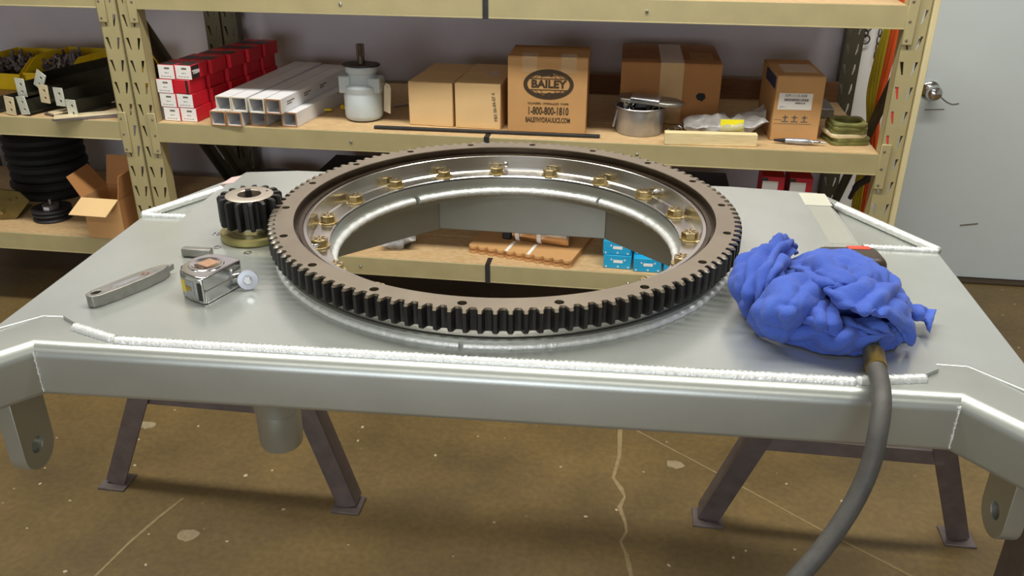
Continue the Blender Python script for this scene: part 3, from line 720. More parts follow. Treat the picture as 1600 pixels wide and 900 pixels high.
dirf = (f1-f0).normalized()
MB().tube([f0-base, f1-base], 0.0115, 6).build('fitting_nut', M['brass'], hs, bevel=0.001)
MB().tube([f1-base, f1-base+dirf*0.004, f2-base], [0.0105, 0.0145, 0.0142], 20).build('ferrule', M['brass'], hs, smooth=True)
HOSE = [Vector(p) for p in ((0.3475, 1.078, 0.9945), (0.3470, 1.045, 0.9895), (0.341, 1.003, 0.9810), (0.334, 0.973, 0.958), (0.328, 0.955, 0.923), (0.316, 0.940, 0.885), (0.297, 0.922, 0.850), (0.272, 0.902, 0.815), (0.240, 0.880, 0.778), (0.19, 0.850, 0.70), (0.13, 0.81, 0.52), (0.07, 0.77, 0.25), (0.04, 0.73, 0.04), (0.0, 0.62, 0.0135), (-0.15, 0.35, 0.0135))]
MB().tube([p-base for p in smooth_path(HOSE, 8)], 0.0125, 16).build('hose', M['hose'], hs, smooth=True)
# ------------------------------------------------------------------ crumpled rag: overlapping folded lobes over a soft heap (millimetres, frame coordinates)
RAG_FOLDS = {
 'lobe': [[(456,-85,30),(468,-97,50),(485,-97,60),(504,-100,55),(507,-112,40)], [(418,-151,50),(436,-189,85),(456,-179,95),(478,-173,92),(488,-175,70)],
          [(393,-190,50),(408,-231,80),(430,-254,95),(444,-264,98),(458,-265,80)], [(380,-248,45),(394,-273,70),(413,-294,85),(428,-313,88),(449,-306,75)],
          [(387,-270,25),(396,-307,50),(410,-323,65),(428,-323,70),(454,-307,60)], [(402,-278,3),(412,-302,14),(424,-317,30),(441,-321,42),(461,-312,45)]],
 'front': [[(428,-319,75),(446,-311,90),(469,-307,95),(491,-316,90),(505,-333,75)], [(408,-336,65),(428,-340,85),(452,-348,95),(474,-352,90),(497,-345,70)],
           [(396,-346,45),(412,-367,70),(433,-387,85),(455,-389,80),(476,-368,60)], [(399,-328,20),(410,-370,45),(426,-396,60),(444,-396,58),(465,-370,40)],
           [(411,-321,3),(423,-343,4),(438,-363,6),(450,-367,10),(463,-352,14)]],
 'top': [[(487,-150,50),(512,-168,70),(539,-185,85),(572,-192,85),(609,-190,70)], [(472,-205,60),(489,-235,85),(521,-255,100),(556,-263,100),(600,-253,80)],
         [(475,-247,65),(485,-285,90),(511,-316,105),(549,-310,102),(584,-297,85)], [(485,-283,70),(490,-321,88),(510,-345,100),(538,-340,98),(553,-333,90)],
         [(490,-309,75),(497,-331,85),(514,-349,94),(533,-345,92),(547,-335,86)]],
 'right': [[(573,-191,80),(594,-204,80),(615,-222,70),(637,-228,55),(650,-238,35)], [(539,-296,100),(564,-305,100),(591,-314,90),(610,-317,75),(635,-303,45)],
           [(509,-349,98),(539,-351,100),(568,-363,95),(592,-367,80),(626,-354,50)], [(494,-349,90),(517,-376,95),(547,-391,95),(579,-392,80),(627,-365,35)],
           [(502,-359,80),(521,-399,85),(548,-412,85),(580,-395,72),(631,-357,12)], [(509,-350,72),(529,-390,76),(554,-403,78),(580,-391,64),(627,-350,6)]],
 'roll': [[(459,-350,40),(487,-361,50),(513,-384,50),(547,-387,50),(583,-368,45),(613,-357,30)], [(452,-371,35),(482,-387,45),(514,-403,45),(549,-400,45),(585,-384,38),(615,-358,20)],
          [(449,-363,18),(478,-390,28),(512,-402,28),(550,-393,26),(588,-370,20),(612,-353,10)], [(458,-345,3),(486,-369,3),(511,-385,3),(554,-372,3),(590,-356,3),(612,-348,3)]],
 'wad': [[(488,-336,65),(503,-338,70),(518,-349,68)], [(467,-368,60),(490,-376,70),(513,-382,66)], [(463,-373,50),(486,-400,62),(516,-395,56)], [(472,-369,40),(493,-401,45),(515,-399,40)]],
 'inner': [[(521,-364,55),(545,-371,58),(573,-369,55),(600,-357,45)], [(521,-387,52),(543,-397,58),(572,-388,52),(598,-371,40)], [(527,-387,42),(546,-398,48),(574,-388,42),(599,-368,30)]],
 'tail': [[(652,-243,30),(660,-256,28),(679,-247,20),(697,-247,15)], [(648,-278,30),(655,-293,30),(667,-290,24),(682,-278,14)], [(653,-284,20),(664,-284,12),(672,-293,6),(673,-300,3)]],
}
def catmull(P, t):
    n = len(P) - 1; x = t*n; i = min(int(x), n-1); u = x - i
    p1, p2 = P[i], P[i+1]
    p0 = P[i-1] if i > 0 else p1*2 - p2
    p3 = P[i+2] if i+2 <= n else p2*2 - p1
    return 0.5*((2*p1) + (p2-p0)*u + (2*p0-5*p1+4*p2-p3)*u*u + (3*p1-p0-3*p2+p3)*u**3)
RC = Vector((0.530, -0.250, 0.0))
mbr = MB(); PLEATS = {'lobe': (4.2, 0.0055, 0.9), 'front': (1.6, 0.0025, 0.3), 'top': (2.6, 0.0040, -0.8), 'right': (3.0, 0.0045, 0.6), 'roll': (3.5, 0.0035, 0.5), 'wad': (1.8, 0.004, 0.4), 'inner': (2.4, 0.005, -0.7), 'tail': (1.6, 0.004, 0.8)}
for si, (nm, G) in enumerate(RAG_FOLDS.items()):
    G = [[Vector(p)/1000.0 for p in row] for row in G]
    nu, nv = (52, 44) if nm in ('lobe', 'front', 'top', 'right', 'roll') else (28, 24)
    pts = []
    for j in range(nv+1):
        colp = []
        for i in range(nu+1):
            colp.append(catmull([catmull(row, i/nu) for row in G], j/nv))
        pts.append(colp)
    fq, am, sk = PLEATS[nm]
    V = []
    for j in range(nv+1):
        for i in range(nu+1):
            a = pts[j][min(nu, i+1)] - pts[j][max(0, i-1)]; b = pts[min(nv, j+1)][i] - pts[max(0, j-1)][i]
            nrm = a.cross(b)
            nrm = -nrm.normalized() if nrm.length > 1e-12 else Vector((0, 0, 1))
            if nrm.z < 0 and nrm.y > 0: nrm = -nrm
            p = pts[j][i]; u, v = i/nu, j/nv
            w1 = noise.noise(p*16 + Vector((si*3.1, 0, 0)))
            ph = (u + sk*(v-0.5)*0.6 + 0.22*w1)*fq*2*pi
            edge = min(1.0, 6*min(u, 1-u, v, 1-v) + 0.35)
            d = am*2.1*(abs(sin(ph*0.5))*1.5 - 1.0)*edge*(0.6 + 0.8*abs(w1))
            d += 0.0105*(abs(noise.noise(p*26 + Vector((7, si, 2))))*1.6 - 0.4)*edge + 0.0014*noise.noise(p*85)
            q = p + nrm*d
            q.z = max(0.0022, q.z)
            V.append(q - RC)
    # rolled hem: last rows tuck under
    k = nu+1
    mbr.add(V, [(j*k+i, j*k+i+1, (j+1)*k+i+1, (j+1)*k+i) for j in range(nv) for i in range(nu)])
# the heap underneath
hv = []; hn, hm = 56, 20
for j in range(hm+1):
    t = pi/2*j/hm
    for i in range(hn):
        a = 2*pi*i/hn
        d = Vector((cos(a)*cos(t), sin(a)*cos(t), sin(t)))
        r = 1.0 + 0.16*(0.4 - abs(noise.noise(d*2.6))*1.6) + 0.05*noise.noise(d*7)
        p = Vector((d.x*0.118*r, d.y*0.108*r - 0.018, max(0.0015, d.z*0.080*r)))
        hv.append(p)
mbr.add(hv, [(j*hn+i, j*hn+(i+1) % hn, (j+1)*hn+(i+1) % hn, (j+1)*hn+i) for j in range(hm) for i in range(hn)])
rme = bpy.data.meshes.new('shop_rag'); rme.from_pydata([tuple(v) for v in mbr.v], [], mbr.f)
rme.materials.append(M['rag']); rme.polygons.foreach_set('use_smooth', [True]*len(rme.polygons))
rg = bpy.data.objects.new('shop_rag', rme); col.objects.link(rg)
rg.location = tw(RC.x, RC.y, 0.0); rg.rotation_euler = (0, 0, TYAW)
sdm = rg.modifiers.new('cloth_thickness', 'SOLIDIFY'); sdm.thickness = 0.0018; sdm.offset = 0
tag(rg, 'crumpled bright blue shop rag heaped over the air tool', 'rag')

# ------------------------------------------------------------------ cartons on the middle shelf
Z = SH_MID + 0.0014
def carton(name, label, loc, rz, w, d, h, m, cat='box', flap=True, tape=None, group=None):
    t = thing(name, label, cat, loc, rz, group)
    MB().box(0, w, 0, d, 0, h-0.003).build('carton_body', m, t, bevel=0.002, seg=2)
    if flap:
        MB().box(0.001, w-0.001, 0.001, d/2-0.0008, h-0.003, h).build('top_flap', m, t, bevel=0.001, seg=1)
        MB().box(0.001, w-0.001, d/2+0.0008, d-0.001, h-0.003, h).build('top_flap', m, t, bevel=0.001, seg=1)
    return t
t1 = carton('tan_carton', 'plain tan carton next to the motor, left of two alike', (-0.779, 2.932, Z), R(-4), 0.158, 0.33, 0.152, M['card_tan'])
t2 = carton('tan_carton', 'tan carton with handwriting down its right edge, beside the printed globe box', (-0.612, 2.920, Z), R(-2.5), 0.160, 0.33, 0.156, M['card_tan'])
text('MIX 06-04-07 4', 0.017, M['inkgrey'], t2, Matrix.Translation((0.140, -0.0006, 0.078)) @ FRONT @ Matrix.Rotation(R(96), 4, 'Z'), 'handwriting', sx=0.9)
MB().box(0.08, 0.12, 0.12, 0.2, 0.1561, 0.1564).build('glue_patch', M['tapeclear'], t2)
# printed box
bx = carton('printed_carton', 'brown cardboard box printed with a globe emblem and phone number', (-0.424, 2.890, Z), R(1.2), 0.266, 0.205, 0.257, M['card'])
TF = lambda x, z: Matrix.Translation((x, -0.0006, z)) @ FRONT
def ell(a, b, n=64): return [(a*cos(2*pi*i/n), b*sin(2*pi*i/n)) for i in range(n)]
lc = (0.137, 0.167)
MB().prism(ell(0.084, 0.050), -0.0004, 0.0004, holes=[ell(0.071, 0.0385)], T=TF(*lc)).build('emblem_ring', M['ink'], bx)
gl = MB()
def band(z0, z1):
    P = []; n = 14
    return P
def arcx(k, a=0.071, b=0.0385, w=0.0011):
    pts = [(k*a*cos(t), b*sin(t)) for t in [R(-88+176*i/24) for i in range(25)]]
    V = []; 
    for (x, y) in pts: V += [(x-w, y, 0.0004), (x+w, y, 0.0004), (x-w, y, -0.0003), (x+w, y, -0.0003)]
    F = []
    for i in range(24):
        o = 4*i; F += [(o, o+1, o+5, o+4), (o+2, o+6, o+7, o+3), (o, o+4, o+6, o+2), (o+1, o+3, o+7, o+5)]
    gl.add(V, F, T=TF(*lc))
def clip_rows(y, w=0.0011):
    xx = 0.071*math.sqrt(max(0, 1-(y/0.0385)**2)); gl.box(-xx, xx, y-w, y+w, -0.0003, 0.0004, T=TF(*lc))
for y in (0.0185, -0.0185, 0.031, -0.031): clip_rows(y)
for k in (0.93, 0.72, 0.42, -0.42, -0.72, -0.93):
    aa = abs(k); sg = 1 if k > 0 else -1
    for s_ in (1, -1):
        pts = [(k*0.071*cos(t), s_*0.0385*sin(t)) for t in [R(28+60*i/10) for i in range(11)]]
        for (xa, ya), (xb, yb) in zip(pts, pts[1:]):
            gl.add([(xa-0.001, ya, 0.0004), (xa+0.001, ya, 0.0004), (xb+0.001, yb, 0.0004), (xb-0.001, yb, 0.0004), (xa-0.001, ya, -0.0003), (xa+0.001, ya, -0.0003), (xb+0.001, yb, -0.0003), (xb-0.001, yb, -0.0003)], [(0,1,2,3),(7,6,5,4),(0,4,5,1),(1,5,6,2),(2,6,7,3),(3,7,4,0)], T=TF(*lc))
gl.build('globe_lines', M['ink'], bx)
# dark land shapes at the top and foot of the globe
MB().prism([(-0.034, 0.030), (-0.02, 0.026), (0.002, 0.028), (0.010, 0.0245), (0.018, 0.031), (0.012, 0.038), (-0.012, 0.0385), (-0.03, 0.0345)], -0.0003, 0.0005, T=TF(*lc)).prism([(-0.012, -0.037), (-0.008, -0.030), (0.004, -0.0265), (0.012, -0.029), (0.03, -0.027), (0.048, -0.0255), (0.040, -0.032), (0.02, -0.0375)], -0.0003, 0.0005, T=TF(*lc)).build('globe_land', M['ink'], bx)
text('BAILEY', 0.0345, M['ink'], bx, TF(*lc), 'emblem_lettering', bold=0.0013, sx=1.10)
text('CYLINDERS · HYDRAULICS · PUMPS', 0.0088, M['ink'], bx, TF(0.137, 0.1025), 'small_lettering', sx=1.0)
text('1-800-800-1810', 0.036, M['ink'], bx, TF(0.137, 0.0765), 'phone_lettering', bold=0.0006, sx=0.60)
text('BAILEYHYDRAULICS.COM', 0.0235, M['ink'], bx, TF(0.137, 0.046), 'web_lettering', bold=0.0004, sx=0.56)
for x in (0.048, 0.178):
    MB().box(x, x+0.05, -0.0004, 0.0002, 0.205, 0.2572).box(x, x+0.05, -0.0004, 0.06, 0.257, 0.2574).build('packing_tape', M['tapeclear'], bx)
# big brown box with paler tape and a torn hole
bb = carton('brown_carton', 'wide brown carton with a paler tape strip and a torn hole, behind the metal pail', (-0.052, 3.075, Z), R(1.0), 0.345, 0.36, 0.214, M['card_br'])
MB().box(0.135, 0.215, -0.0005, 0.0002, 0.004, 0.2135).box(0.135, 0.215, -0.0005, 0.359, 0.2135, 0.2144).build('packing_tape', M['tapeclear'], bb)
MB().prism([(0.268, 0.092), (0.285, 0.085), (0.297, 0.098), (0.292, 0.113), (0.272, 0.115), (0.262, 0.104)], -0.0004, 0.0005, T=Matrix.Translation((0, -0.0002, 0)) @ FRONT).build('torn_hole', M['dark'], bb)
MB().box(0.24, 0.32, 0.08, 0.2, 0.214, 0.2146).build('old_label', M['card'], bb)
# tall labelled box
tb = carton('tall_carton', 'tall narrow brown carton with a white barcode label', (0.456, 2.930, Z), R(2.5), 0.154, 0.28, 0.214, M['card'])
lb = MB().box(0.012, 0.120, -0.0006, 0.0002, 0.104, 0.158).build('barcode_label', M['label'], tb)
text('509-1110-008', 0.0125, M['inkgrey'], lb, Matrix.Translation((0.066, -0.0009, 0.150)) @ FRONT, 'part_number')
bc = MB(); x = 0.030
random.seed(3)
while x < 0.108:
    w_ = random.choice((0.0008, 0.0014, 0.002)); bc.box(x, x+w_, -0.0009, -0.0005, 0.132, 0.1405); x += w_ + random.choice((0.0008, 0.0013))
bc.build('barcode', M['ink'], lb)
b2_ = MB(); x = 0.066
while x < 0.098:
    w_ = random.choice((0.0008, 0.0014, 0.002)); b2_.box(x, x+w_, -0.0009, -0.0005, 0.123, 0.129); x += w_ + random.choice((0.0008, 0.0013))
b2_.build('barcode', M['ink'], lb)
text('QTY 1', 0.008, M['inkgrey'], lb, Matrix.Translation((0.028, -0.0009, 0.112)) @ FRONT, 'part_number')
kp = MB()
for k, x0 in enumerate((0.030, 0.060, 0.092)):
    kp.box(x0, x0+0.022, -0.0004, 0.0002, 0.062, 0.066); kp.box(x0+0.008, x0+0.013, -0.0004, 0.0002, 0.066, 0.085); kp.box(x0+0.002, x0+0.02, -0.0004, 0.0002, 0.076, 0.08)
kp.box(0.004, 0.03, -0.0004, 0.0002, 0.069, 0.0705).box(0.004, 0.126, -0.0004, 0.0002, 0.056, 0.0575)
kp.build('handling_symbols', M['inkgrey'], tb)
MB().box(-0.0006, 0.0002, 0.02, 0.20, 0.165, 0.205).build('blue_print', M['bluedk'], tb)
MB().box(0.03, 0.14, 0.06, 0.19, 0.214, 0.2146).build('packing_tape', M['tapeclear'], tb)
# brown plank standing along the back of the shelf
pk = MB().box(-0.30, 0.78, 3.515, 3.535, Z, Z+0.075).build('back_plank', M['plank'], bevel=0.002); tag(pk, 'long dark brown plank along the back of the shelf behind the cartons', 'plank')

# ------------------------------------------------------------------ red and white part boxes, stacked four high in receding rows
random.seed(11)
BW, BD, BH = 0.0625, 0.098, 0.0485
def red_box(label=True):
    t = thing('red_parts_box', '', 'box', (0, 0, 0), 0, 'red parts boxes stacked beside the rack post')
    MB().box(-BW/2, BW/2, 0, BD, 0, BH).build('carton_body', [M['red']], t, bevel=0.0012, seg=1)
    if not label:
        MB().box(-BW/2+0.004, BW/2-0.004, 0.004, BD*0.55, BH-0.0002, BH+0.0006).build('black_panel', M['blackcard'], t)
        return t
    lb = MB().box(-BW/2+0.0008, BW/2-0.0008, -0.0006, 0.0002, 0.001, BH-0.001).build('end_label', M['label'], t)
    pr = MB().box(-0.006, 0.014, -0.0009, -0.0005, 0.034, 0.040)
    for q in range(4): pr.box(-0.022+q*0.011, -0.0145+q*0.011, -0.0009, -0.0005, 0.008, 0.0098)
    pr.box(-0.006, 0.002, -0.0009, -0.0005, 0.020, 0.0225).box(0.005, 0.009, -0.0009, -0.0005, 0.020, 0.0225)
    pr.build('label_print', M['inkgrey'], lb)
    MB().box(-BW/2+0.004, BW/2-0.004, 0.004, BD*0.55, BH-0.0002, BH+0.0006).build('black_panel', M['blackcard'], t)
    return t
rp = red_box(); rq = red_box(False); used = set()
layer = ('bottom', 'second', 'third', 'top'); rowname = ('front', 'second', 'third', 'fourth', 'fifth')
jit = {0: 0.006, 1: 0.0, 2: -0.004, 3: 0.008}
for k in range(5):
    for j in range(4):
        for i in range(2):
            x = -1.628 + i*(BW+0.0008) + k*0.0225 + jit[j] + random.uniform(-0.002, 0.002) * (k > 0)
            y = 2.848 + k*0.108 + (0.004 if j == 3 else 0.0)
            lab = ('red parts box with white label, %s layer, %s row, %s column' if k == 0 else 'plain red parts box, %s layer, %s row back, %s column') % (layer[j], rowname[k], ('left', 'right')[i])
            src = rp if k == 0 else rq
            o = src if src.name not in used else dup(src)
            used.add(src.name)
            o.location = (x, y, Z + j*(BH+0.0008)); o.rotation_euler = (0, 0, R(-6) + random.uniform(-0.01, 0.01)); o['label'] = lab
    # brand word on the black side band of the top front box
fb = [o for o in bpy.data.objects if o.get('label', '').startswith('red parts box') and 'top layer, front row' in o['label'] and 'right' in o['label']][0]
TS = Matrix.Translation((BW/2+0.0006, 0, 0)) @ Matrix.Rotation(R(90), 4, 'Z') @ FRONT
MB().box(BW/2-0.0002, BW/2+0.0006, 0.002, 0.046, 0.002, BH-0.002).build('side_band', M['blackcard'], fb)
text('TESN', 0.018, M['label'], fb, TS @ Matrix.Translation((0.026, 0.024, 0.0004)), 'brand_lettering', bold=0.0006)
# one box turned side-on shows red, black and white panels on the third layer
sb = [o for o in bpy.data.objects if o.get('label', '').startswith('red parts box') and 'third layer, front row' in o['label'] and 'right' in o['label']][0]
MB().box(-BW/2+0.0006, BW/2-0.0006, -0.0012, -0.0004, 0.001, BH-0.001).build('red_panel', M['red'], sb)
MB().box(0.016, 0.0255, -0.0016, -0.001, 0.001, BH-0.001).build('black_panel', M['blackcard'], sb)
sb['label'] = 'parts box turned red side out with a black stripe, third layer, front row'

# ------------------------------------------------------------------ white square cardboard tubes
TWD = 0.056; TH = 0.050
def sq_tube(L):
    mb = MB(); w = 0.0028
    mb.box(0, TWD, 0, L, 0, w).box(0, TWD, 0, L, TH-w, TH).box(0, w, 0, L, w, TH-w).box(TWD-w, TWD, 0, L, w, TH-w)
    mb.box(w, TWD-w, 0.22, 0.222, w, TH-w)
    return mb
tubes = [(-1.462, 2.815, 0, 0.60, -4, 'white square tube on the shelf, left of the lower pair beside the red boxes'),
         (-1.402, 2.812, 0, 0.60, -4, 'white square tube on the shelf, right of the lower pair beside the red boxes'),
         (-1.437, 2.822, 1, 0.62, -5, 'white square tube stacked on the lower pair, nearest the red boxes'),
         (-1.378, 2.818, 1, 0.62, -5, 'white square tube stacked on the lower pair, towards the motor'),
         (-1.322, 2.832, 0, 0.55, -6, 'shaded white square tube under the right hand pair, left one'),
         (-1.212, 2.840, 0, 0.60, -7, 'white square tube lying lowest of all towards the yellow anchors'),
         (-1.312, 2.812, 1, 0.60, -6, 'white square tube in the upper right pair, left one'),
         (-1.252, 2.808, 1, 0.60, -6, 'white square tube in the upper right pair with small print on its side')]
for (x, y, lv, L, rz, lab) in tubes:
    t = thing('square_tube_box', lab, 'cardboard tube', (x, y, Z + lv*(TH+0.0015)), R(rz), 'white square cardboard tubes')
    sq_tube(L).build('tube_wall', M['tubesq'], t)
    e = 0.0004
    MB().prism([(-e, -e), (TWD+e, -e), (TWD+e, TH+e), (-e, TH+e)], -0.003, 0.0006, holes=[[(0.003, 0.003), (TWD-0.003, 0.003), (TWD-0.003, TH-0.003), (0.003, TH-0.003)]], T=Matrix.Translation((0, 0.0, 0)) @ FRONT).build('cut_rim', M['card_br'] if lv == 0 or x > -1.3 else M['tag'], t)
    if 'print' in lab:
        pr = MB()
        for q in range(3):
            pr.box(TWD-0.0002, TWD+0.0005, 0.05+q*0.13, 0.105+q*0.13, 0.030, 0.034).box(TWD-0.0002, TWD+0.0005, 0.05+q*0.13, 0.085+q*0.13, 0.022, 0.026)
        pr.build('side_print', M['inkgrey'], t)

# ------------------------------------------------------------------ hydraulic motor with paper tag
mo = thing('hydraulic_motor', 'pale blue hydraulic motor standing shaft up on the shelf', 'motor', (-0.960, 2.990, Z))
MB().lathe([(0.0001, 0.004), (0.060, 0.004), (0.066, 0.010), (0.068, 0.02), (0.0685, 0.088), (0.066, 0.094), (0.066, 0.100), (0.0675, 0.104), (0.0675, 0.118), (0.062, 0.124), (0.052, 0.130), (0.050, 0.165), (0.0001, 0.165)], 48).build('housing', M['motor'], mo, smooth=True)
MB().lathe([(0.0001, 0.0), (0.056, 0.0), (0.058, 0.004), (0.0001, 0.0045)], 32).build('end_cap', M['ink'], mo, smooth=True)
for a in range(7):
    MB().cyl(0.05*cos(a*0.9), 0.05*sin(a*0.9), 0.0, 0.006, 0.008, 6).build('cap_screw', M['leg'], mo)
MB().box(0.022, 0.074, -0.040, 0.03, 0.100, 0.152).build('port_block', M['motor'], mo, bevel=0.004)
MB().box(-0.074, -0.030, -0.045, 0.02, 0.098, 0.158).build('port_block', M['motor'], mo, bevel=0.005)
MB().prism([(0.030, 0.07), (0.05, 0.10), (0.062, 0.115), (0.06, 0.07)], -0.036, -0.03, T=FRONT).build('rib', M['motor'], mo, bevel=0.002)
MB().lathe([(0.050, 0.165), (0.056, 0.168), (0.0565, 0.186), (0.054, 0.189), (0.0001, 0.189)], 40).build('pilot_flange', M['motor'], mo, smooth=True)
MB().prism([(-0.066, -0.012), (-0.05, -0.034), (0.0, -0.052), (0.05, -0.034), (0.066, -0.012), (0.066, 0.012), (0.05, 0.034), (0.0, 0.052), (-0.05, 0.034), (-0.066, 0.012)], 0.1885, 0.1955).build('gasket_plate', M['blackcard'], mo, bevel=0.0015)
MB().prism(gear_profile(14, 0.0125, 0.0145), 0.222, 0.262).lathe([(0.0001, 0.195), (0.0128, 0.195), (0.0128, 0.224), (0.0001, 0.224)], 24).build('splined_shaft', mat('dark_shaft', lin(96, 84, 70), 0.4, 0.7, 0.1, 40), mo)
tg = MB().prism([(-0.018, 0), (0.018, 0), (0.018, 0.092), (0.010, 0.104), (-0.010, 0.104), (-0.018, 0.092)], -0.0005, 0.0005, holes=[circle(0, 0.093, 0.003, 10)], T=Matrix.Translation((0.088, -0.012, 0.028)) @ Matrix.Rotation(R(-35), 4, 'Z') @ Matrix.Rotation(R(6), 4, 'Y') @ FRONT)
tg.build('paper_tag', M['tag'], mo)
MB().tube(smooth_path([(0.070, -0.02, 0.135), (0.082, -0.016, 0.138), (0.088, -0.012, 0.122)], 4), 0.0007, 5).build('tag_wire', M['wire'], mo)

# yellow plastic anchors beside the motor, thin rod behind
for (x, y, rz, lab) in ((-1.135, 3.050, 15, 'yellow plastic anchor with split end beside the white tubes'), (-1.058, 3.085, -40, 'yellow plastic anchor tucked against the motor foot')):
    t = thing('wall_anchor', lab, 'anchor', (x, y, Z), R(rz), 'yellow plastic anchors')
    T = Matrix.Translation((0, 0, 0.0085)) @ Matrix.Rotation(R(90), 4, 'Y')
    MB().lathe([(0.0001, -0.03), (0.0085, -0.03), (0.0085, -0.027), (0.0055, -0.025), (0.005, 0.0), (0.0062, 0.004), (0.005, 0.012), (0.0062, 0.018), (0.0035, 0.03), (0.0001, 0.03)], 14, 0, T).build('shank', M['yellow'], t, smooth=True)
    MB().box(-0.012, -0.004, -0.014, 0.014, 0.005, 0.010).build('wing', M['yellow'], t, bevel=0.001)
rd = MB().tube([(-0.90, 3.16, Z+0.0035), (-0.74, 3.28, Z+0.0035)], 0.0035, 8).build('steel_rod', M['alu'], smooth=True); tag(rd, 'thin bright steel rod lying behind the motor', 'rod')
br_ = MB().box(-0.39, 0.39, -0.008, 0.008, 0, 0.009).build('black_bar', M['black'], bevel=0.002); br_.location = (-0.497, 2.864, Z+0.0012); br_.rotation_euler = (0, 0, R(0.4)); tag(br_, 'long flat black bar along the shelf edge in front of the boxes', 'bar')

# ------------------------------------------------------------------ metal pail of fittings, plastic bag, wood block, pen tool, plates
pl = thing('metal_pail', 'grey metal pail full of fittings in front of the brown carton', 'pail', (0.022, 2.975, Z))
MB().lathe([(0.0001, 0.0), (0.078, 0.0), (0.080, 0.003), (0.0845, 0.086), (0.088, 0.090), (0.0865, 0.092), (0.082, 0.088), (0.0775, 0.005), (0.0001, 0.004)], 40).build('pail_wall', M['alu'], pl, smooth=True)
MB().cyl(0, 0, 0.004, 0.062, 0.077, 24).build('fill', M['dark'], pl)
for q, (x, y, z, r, h, tx, tz) in enumerate([(-0.045, -0.03, 0.06, 0.020, 0.05, 10, 0), (0.035, 0.02, 0.06, 0.018, 0.045, 65, 30), (-0.005, -0.045, 0.062, 0.010, 0.03, 60, -20), (0.03, -0.04, 0.062, 0.012, 0.034, 40, 60), (-0.04, 0.035, 0.06, 0.015, 0.04, 30, 100)]):
    T = Matrix.Translation((x, y, z)) @ Matrix.Rotation(R(tz), 4, 'Z') @ Matrix.Rotation(R(tx), 4, 'X')
    MB().lathe([(r*0.6, 0), (r, 0), (r, h*0.4), (r*0.75, h*0.5), (r*0.75, h), (r*0.55, h), (r*0.55, 0)], 18, 0, T).build('fitting', M['chrome'], pl, smooth=True)
MB().prism(circle(0, 0, 0.026, 24), 0, 0.05, T=Matrix.Translation((-0.088, -0.01, 0.02)) @ Matrix.Rotation(R(12), 4, 'Y') @ Matrix.Diagonal((0.18, 1, 1.3, 1))).build('pail_liner', M['bag'], pl, smooth=True)
ct = thing('cover_plate', 'flat cast metal cover lying on top of the metal pail', 'cover', (0.045, 2.975, Z+0.1035), R(-6))
MB().prism([(-0.10, -0.035), (-0.085, -0.055), (0.07, -0.062), (0.10, -0.05), (0.125, -0.01), (0.10, 0.03), (-0.06, 0.05), (-0.10, 0.02)], 0.0, 0.014, T=Matrix.Rotation(R(3), 4, 'Y')).build('plate', M['cast'], ct, bevel=0.004)
MB().box(-0.055, 0.045, -0.064, 0.02, 0.013, 0.022, T=Matrix.Rotation(R(3), 4, 'Y')).build('raised_pad', M['alu'], ct, bevel=0.005)
for i, (x, z) in enumerate(((0.115, 0.0), (0.13, 0.0))):
    f = thing('hose_fitting', ('shiny hex fitting lying between pail and wood block', 'second shiny fitting lying beside the pail, nearer the bag')[i], 'fitting', (0.128+0.028*i, 2.905+0.05*i, Z), R(25+50*i), 'loose fittings')
    T = Matrix.Translation((0, 0, 0.0165)) @ Matrix.Rotation(R(90), 4, 'Y')
    MB().prism(circle(0, 0, 0.0165, 6), -0.010, 0.012, T=T).build('hex', M['chrome'], f, bevel=0.001)
    MB().lathe([(0.0001, 0.012), (0.012, 0.012), (0.012, 0.034), (0.0001, 0.034)], 18, 0, T).build('stem', M['chrome'], f, smooth=True)
# clear bag: crumpled pillow
def pillow(nx, ny, fx, fz, seed, amp):
    mb = MB(); V = []
    for s_ in (1, -1):
        for i in range(nx+1):
            for j in range(ny+1):
                u, v = i/nx, j/ny
                x = (u-0.5)*fx; y = (v-0.5)
                e = (math.sin(pi*u)*math.sin(pi*v))**0.55
                nz_ = noise.noise((u*5+seed, v*5, s_*3)) + 0.6*noise.noise((u*11, v*9+seed, s_))
                z = s_*fz*e*(1+amp*nz_)
                V.append((x, y, z))
    n = (nx+1)*(ny+1); F = []
    for s_ in (0, 1):
        for i in range(nx):
            for j in range(ny):
                a = s_*n + i*(ny+1)+j; q = (a, a+1, a+ny+2, a+ny+1)
                F.append(q if s_ else tuple(reversed(q)))
    return V, F
bg_ = thing('poly_bag', 'clear plastic bag of parts with a yellow label behind the wood block', 'plastic bag', (0.305, 2.955, Z), R(4))
V, F = pillow(30, 20, 0.27, 0.035, 2.0, 0.5)
V = [(x, y*0.12, max(0.001, 0.036 + z + 0.055*max(0, (x+0.0)/0.135)**2*(1 if y > 0 else 0.5) + 0.02*noise.noise((x*22, y*3, 1)))) for x, y, z in V]
MB().add(V, F).build('film', M['bag'], bg_, smooth=True, ang=60)
MB().box(-0.02, 0.055, -0.061, -0.058, 0.018, 0.056, T=Matrix.Rotation(R(-14), 4, 'X')).build('yellow_label', M['ylabel'], bg_)
V, F = pillow(16, 12, 0.16, 0.02, 7.0, 0.6)
MB().add([(x, y*0.07, max(0.002, z+0.024)) for x, y, z in V], F).build('wrapped_part', M['cast'], bg_, smooth=True, ang=60)
wb = MB().box(-0.149, 0.149, -0.015, 0.0145, 0, 0.040).build('wood_block', M['pine'], bevel=0.0015); wb.location = (0.2545, 2.8455, Z); wb.rotation_euler = (0, 0, R(3.2)); tag(wb, 'pale pine offcut lying at the shelf edge', 'wood block')
pt = thing('pen_grinder', 'slim grey pencil grinder lying before the tall carton', 'tool', (0.545, 2.890, Z), R(-4))
T = Matrix.Translation((0, 0, 0.0105)) @ Matrix.Rotation(R(90), 4, 'Y')
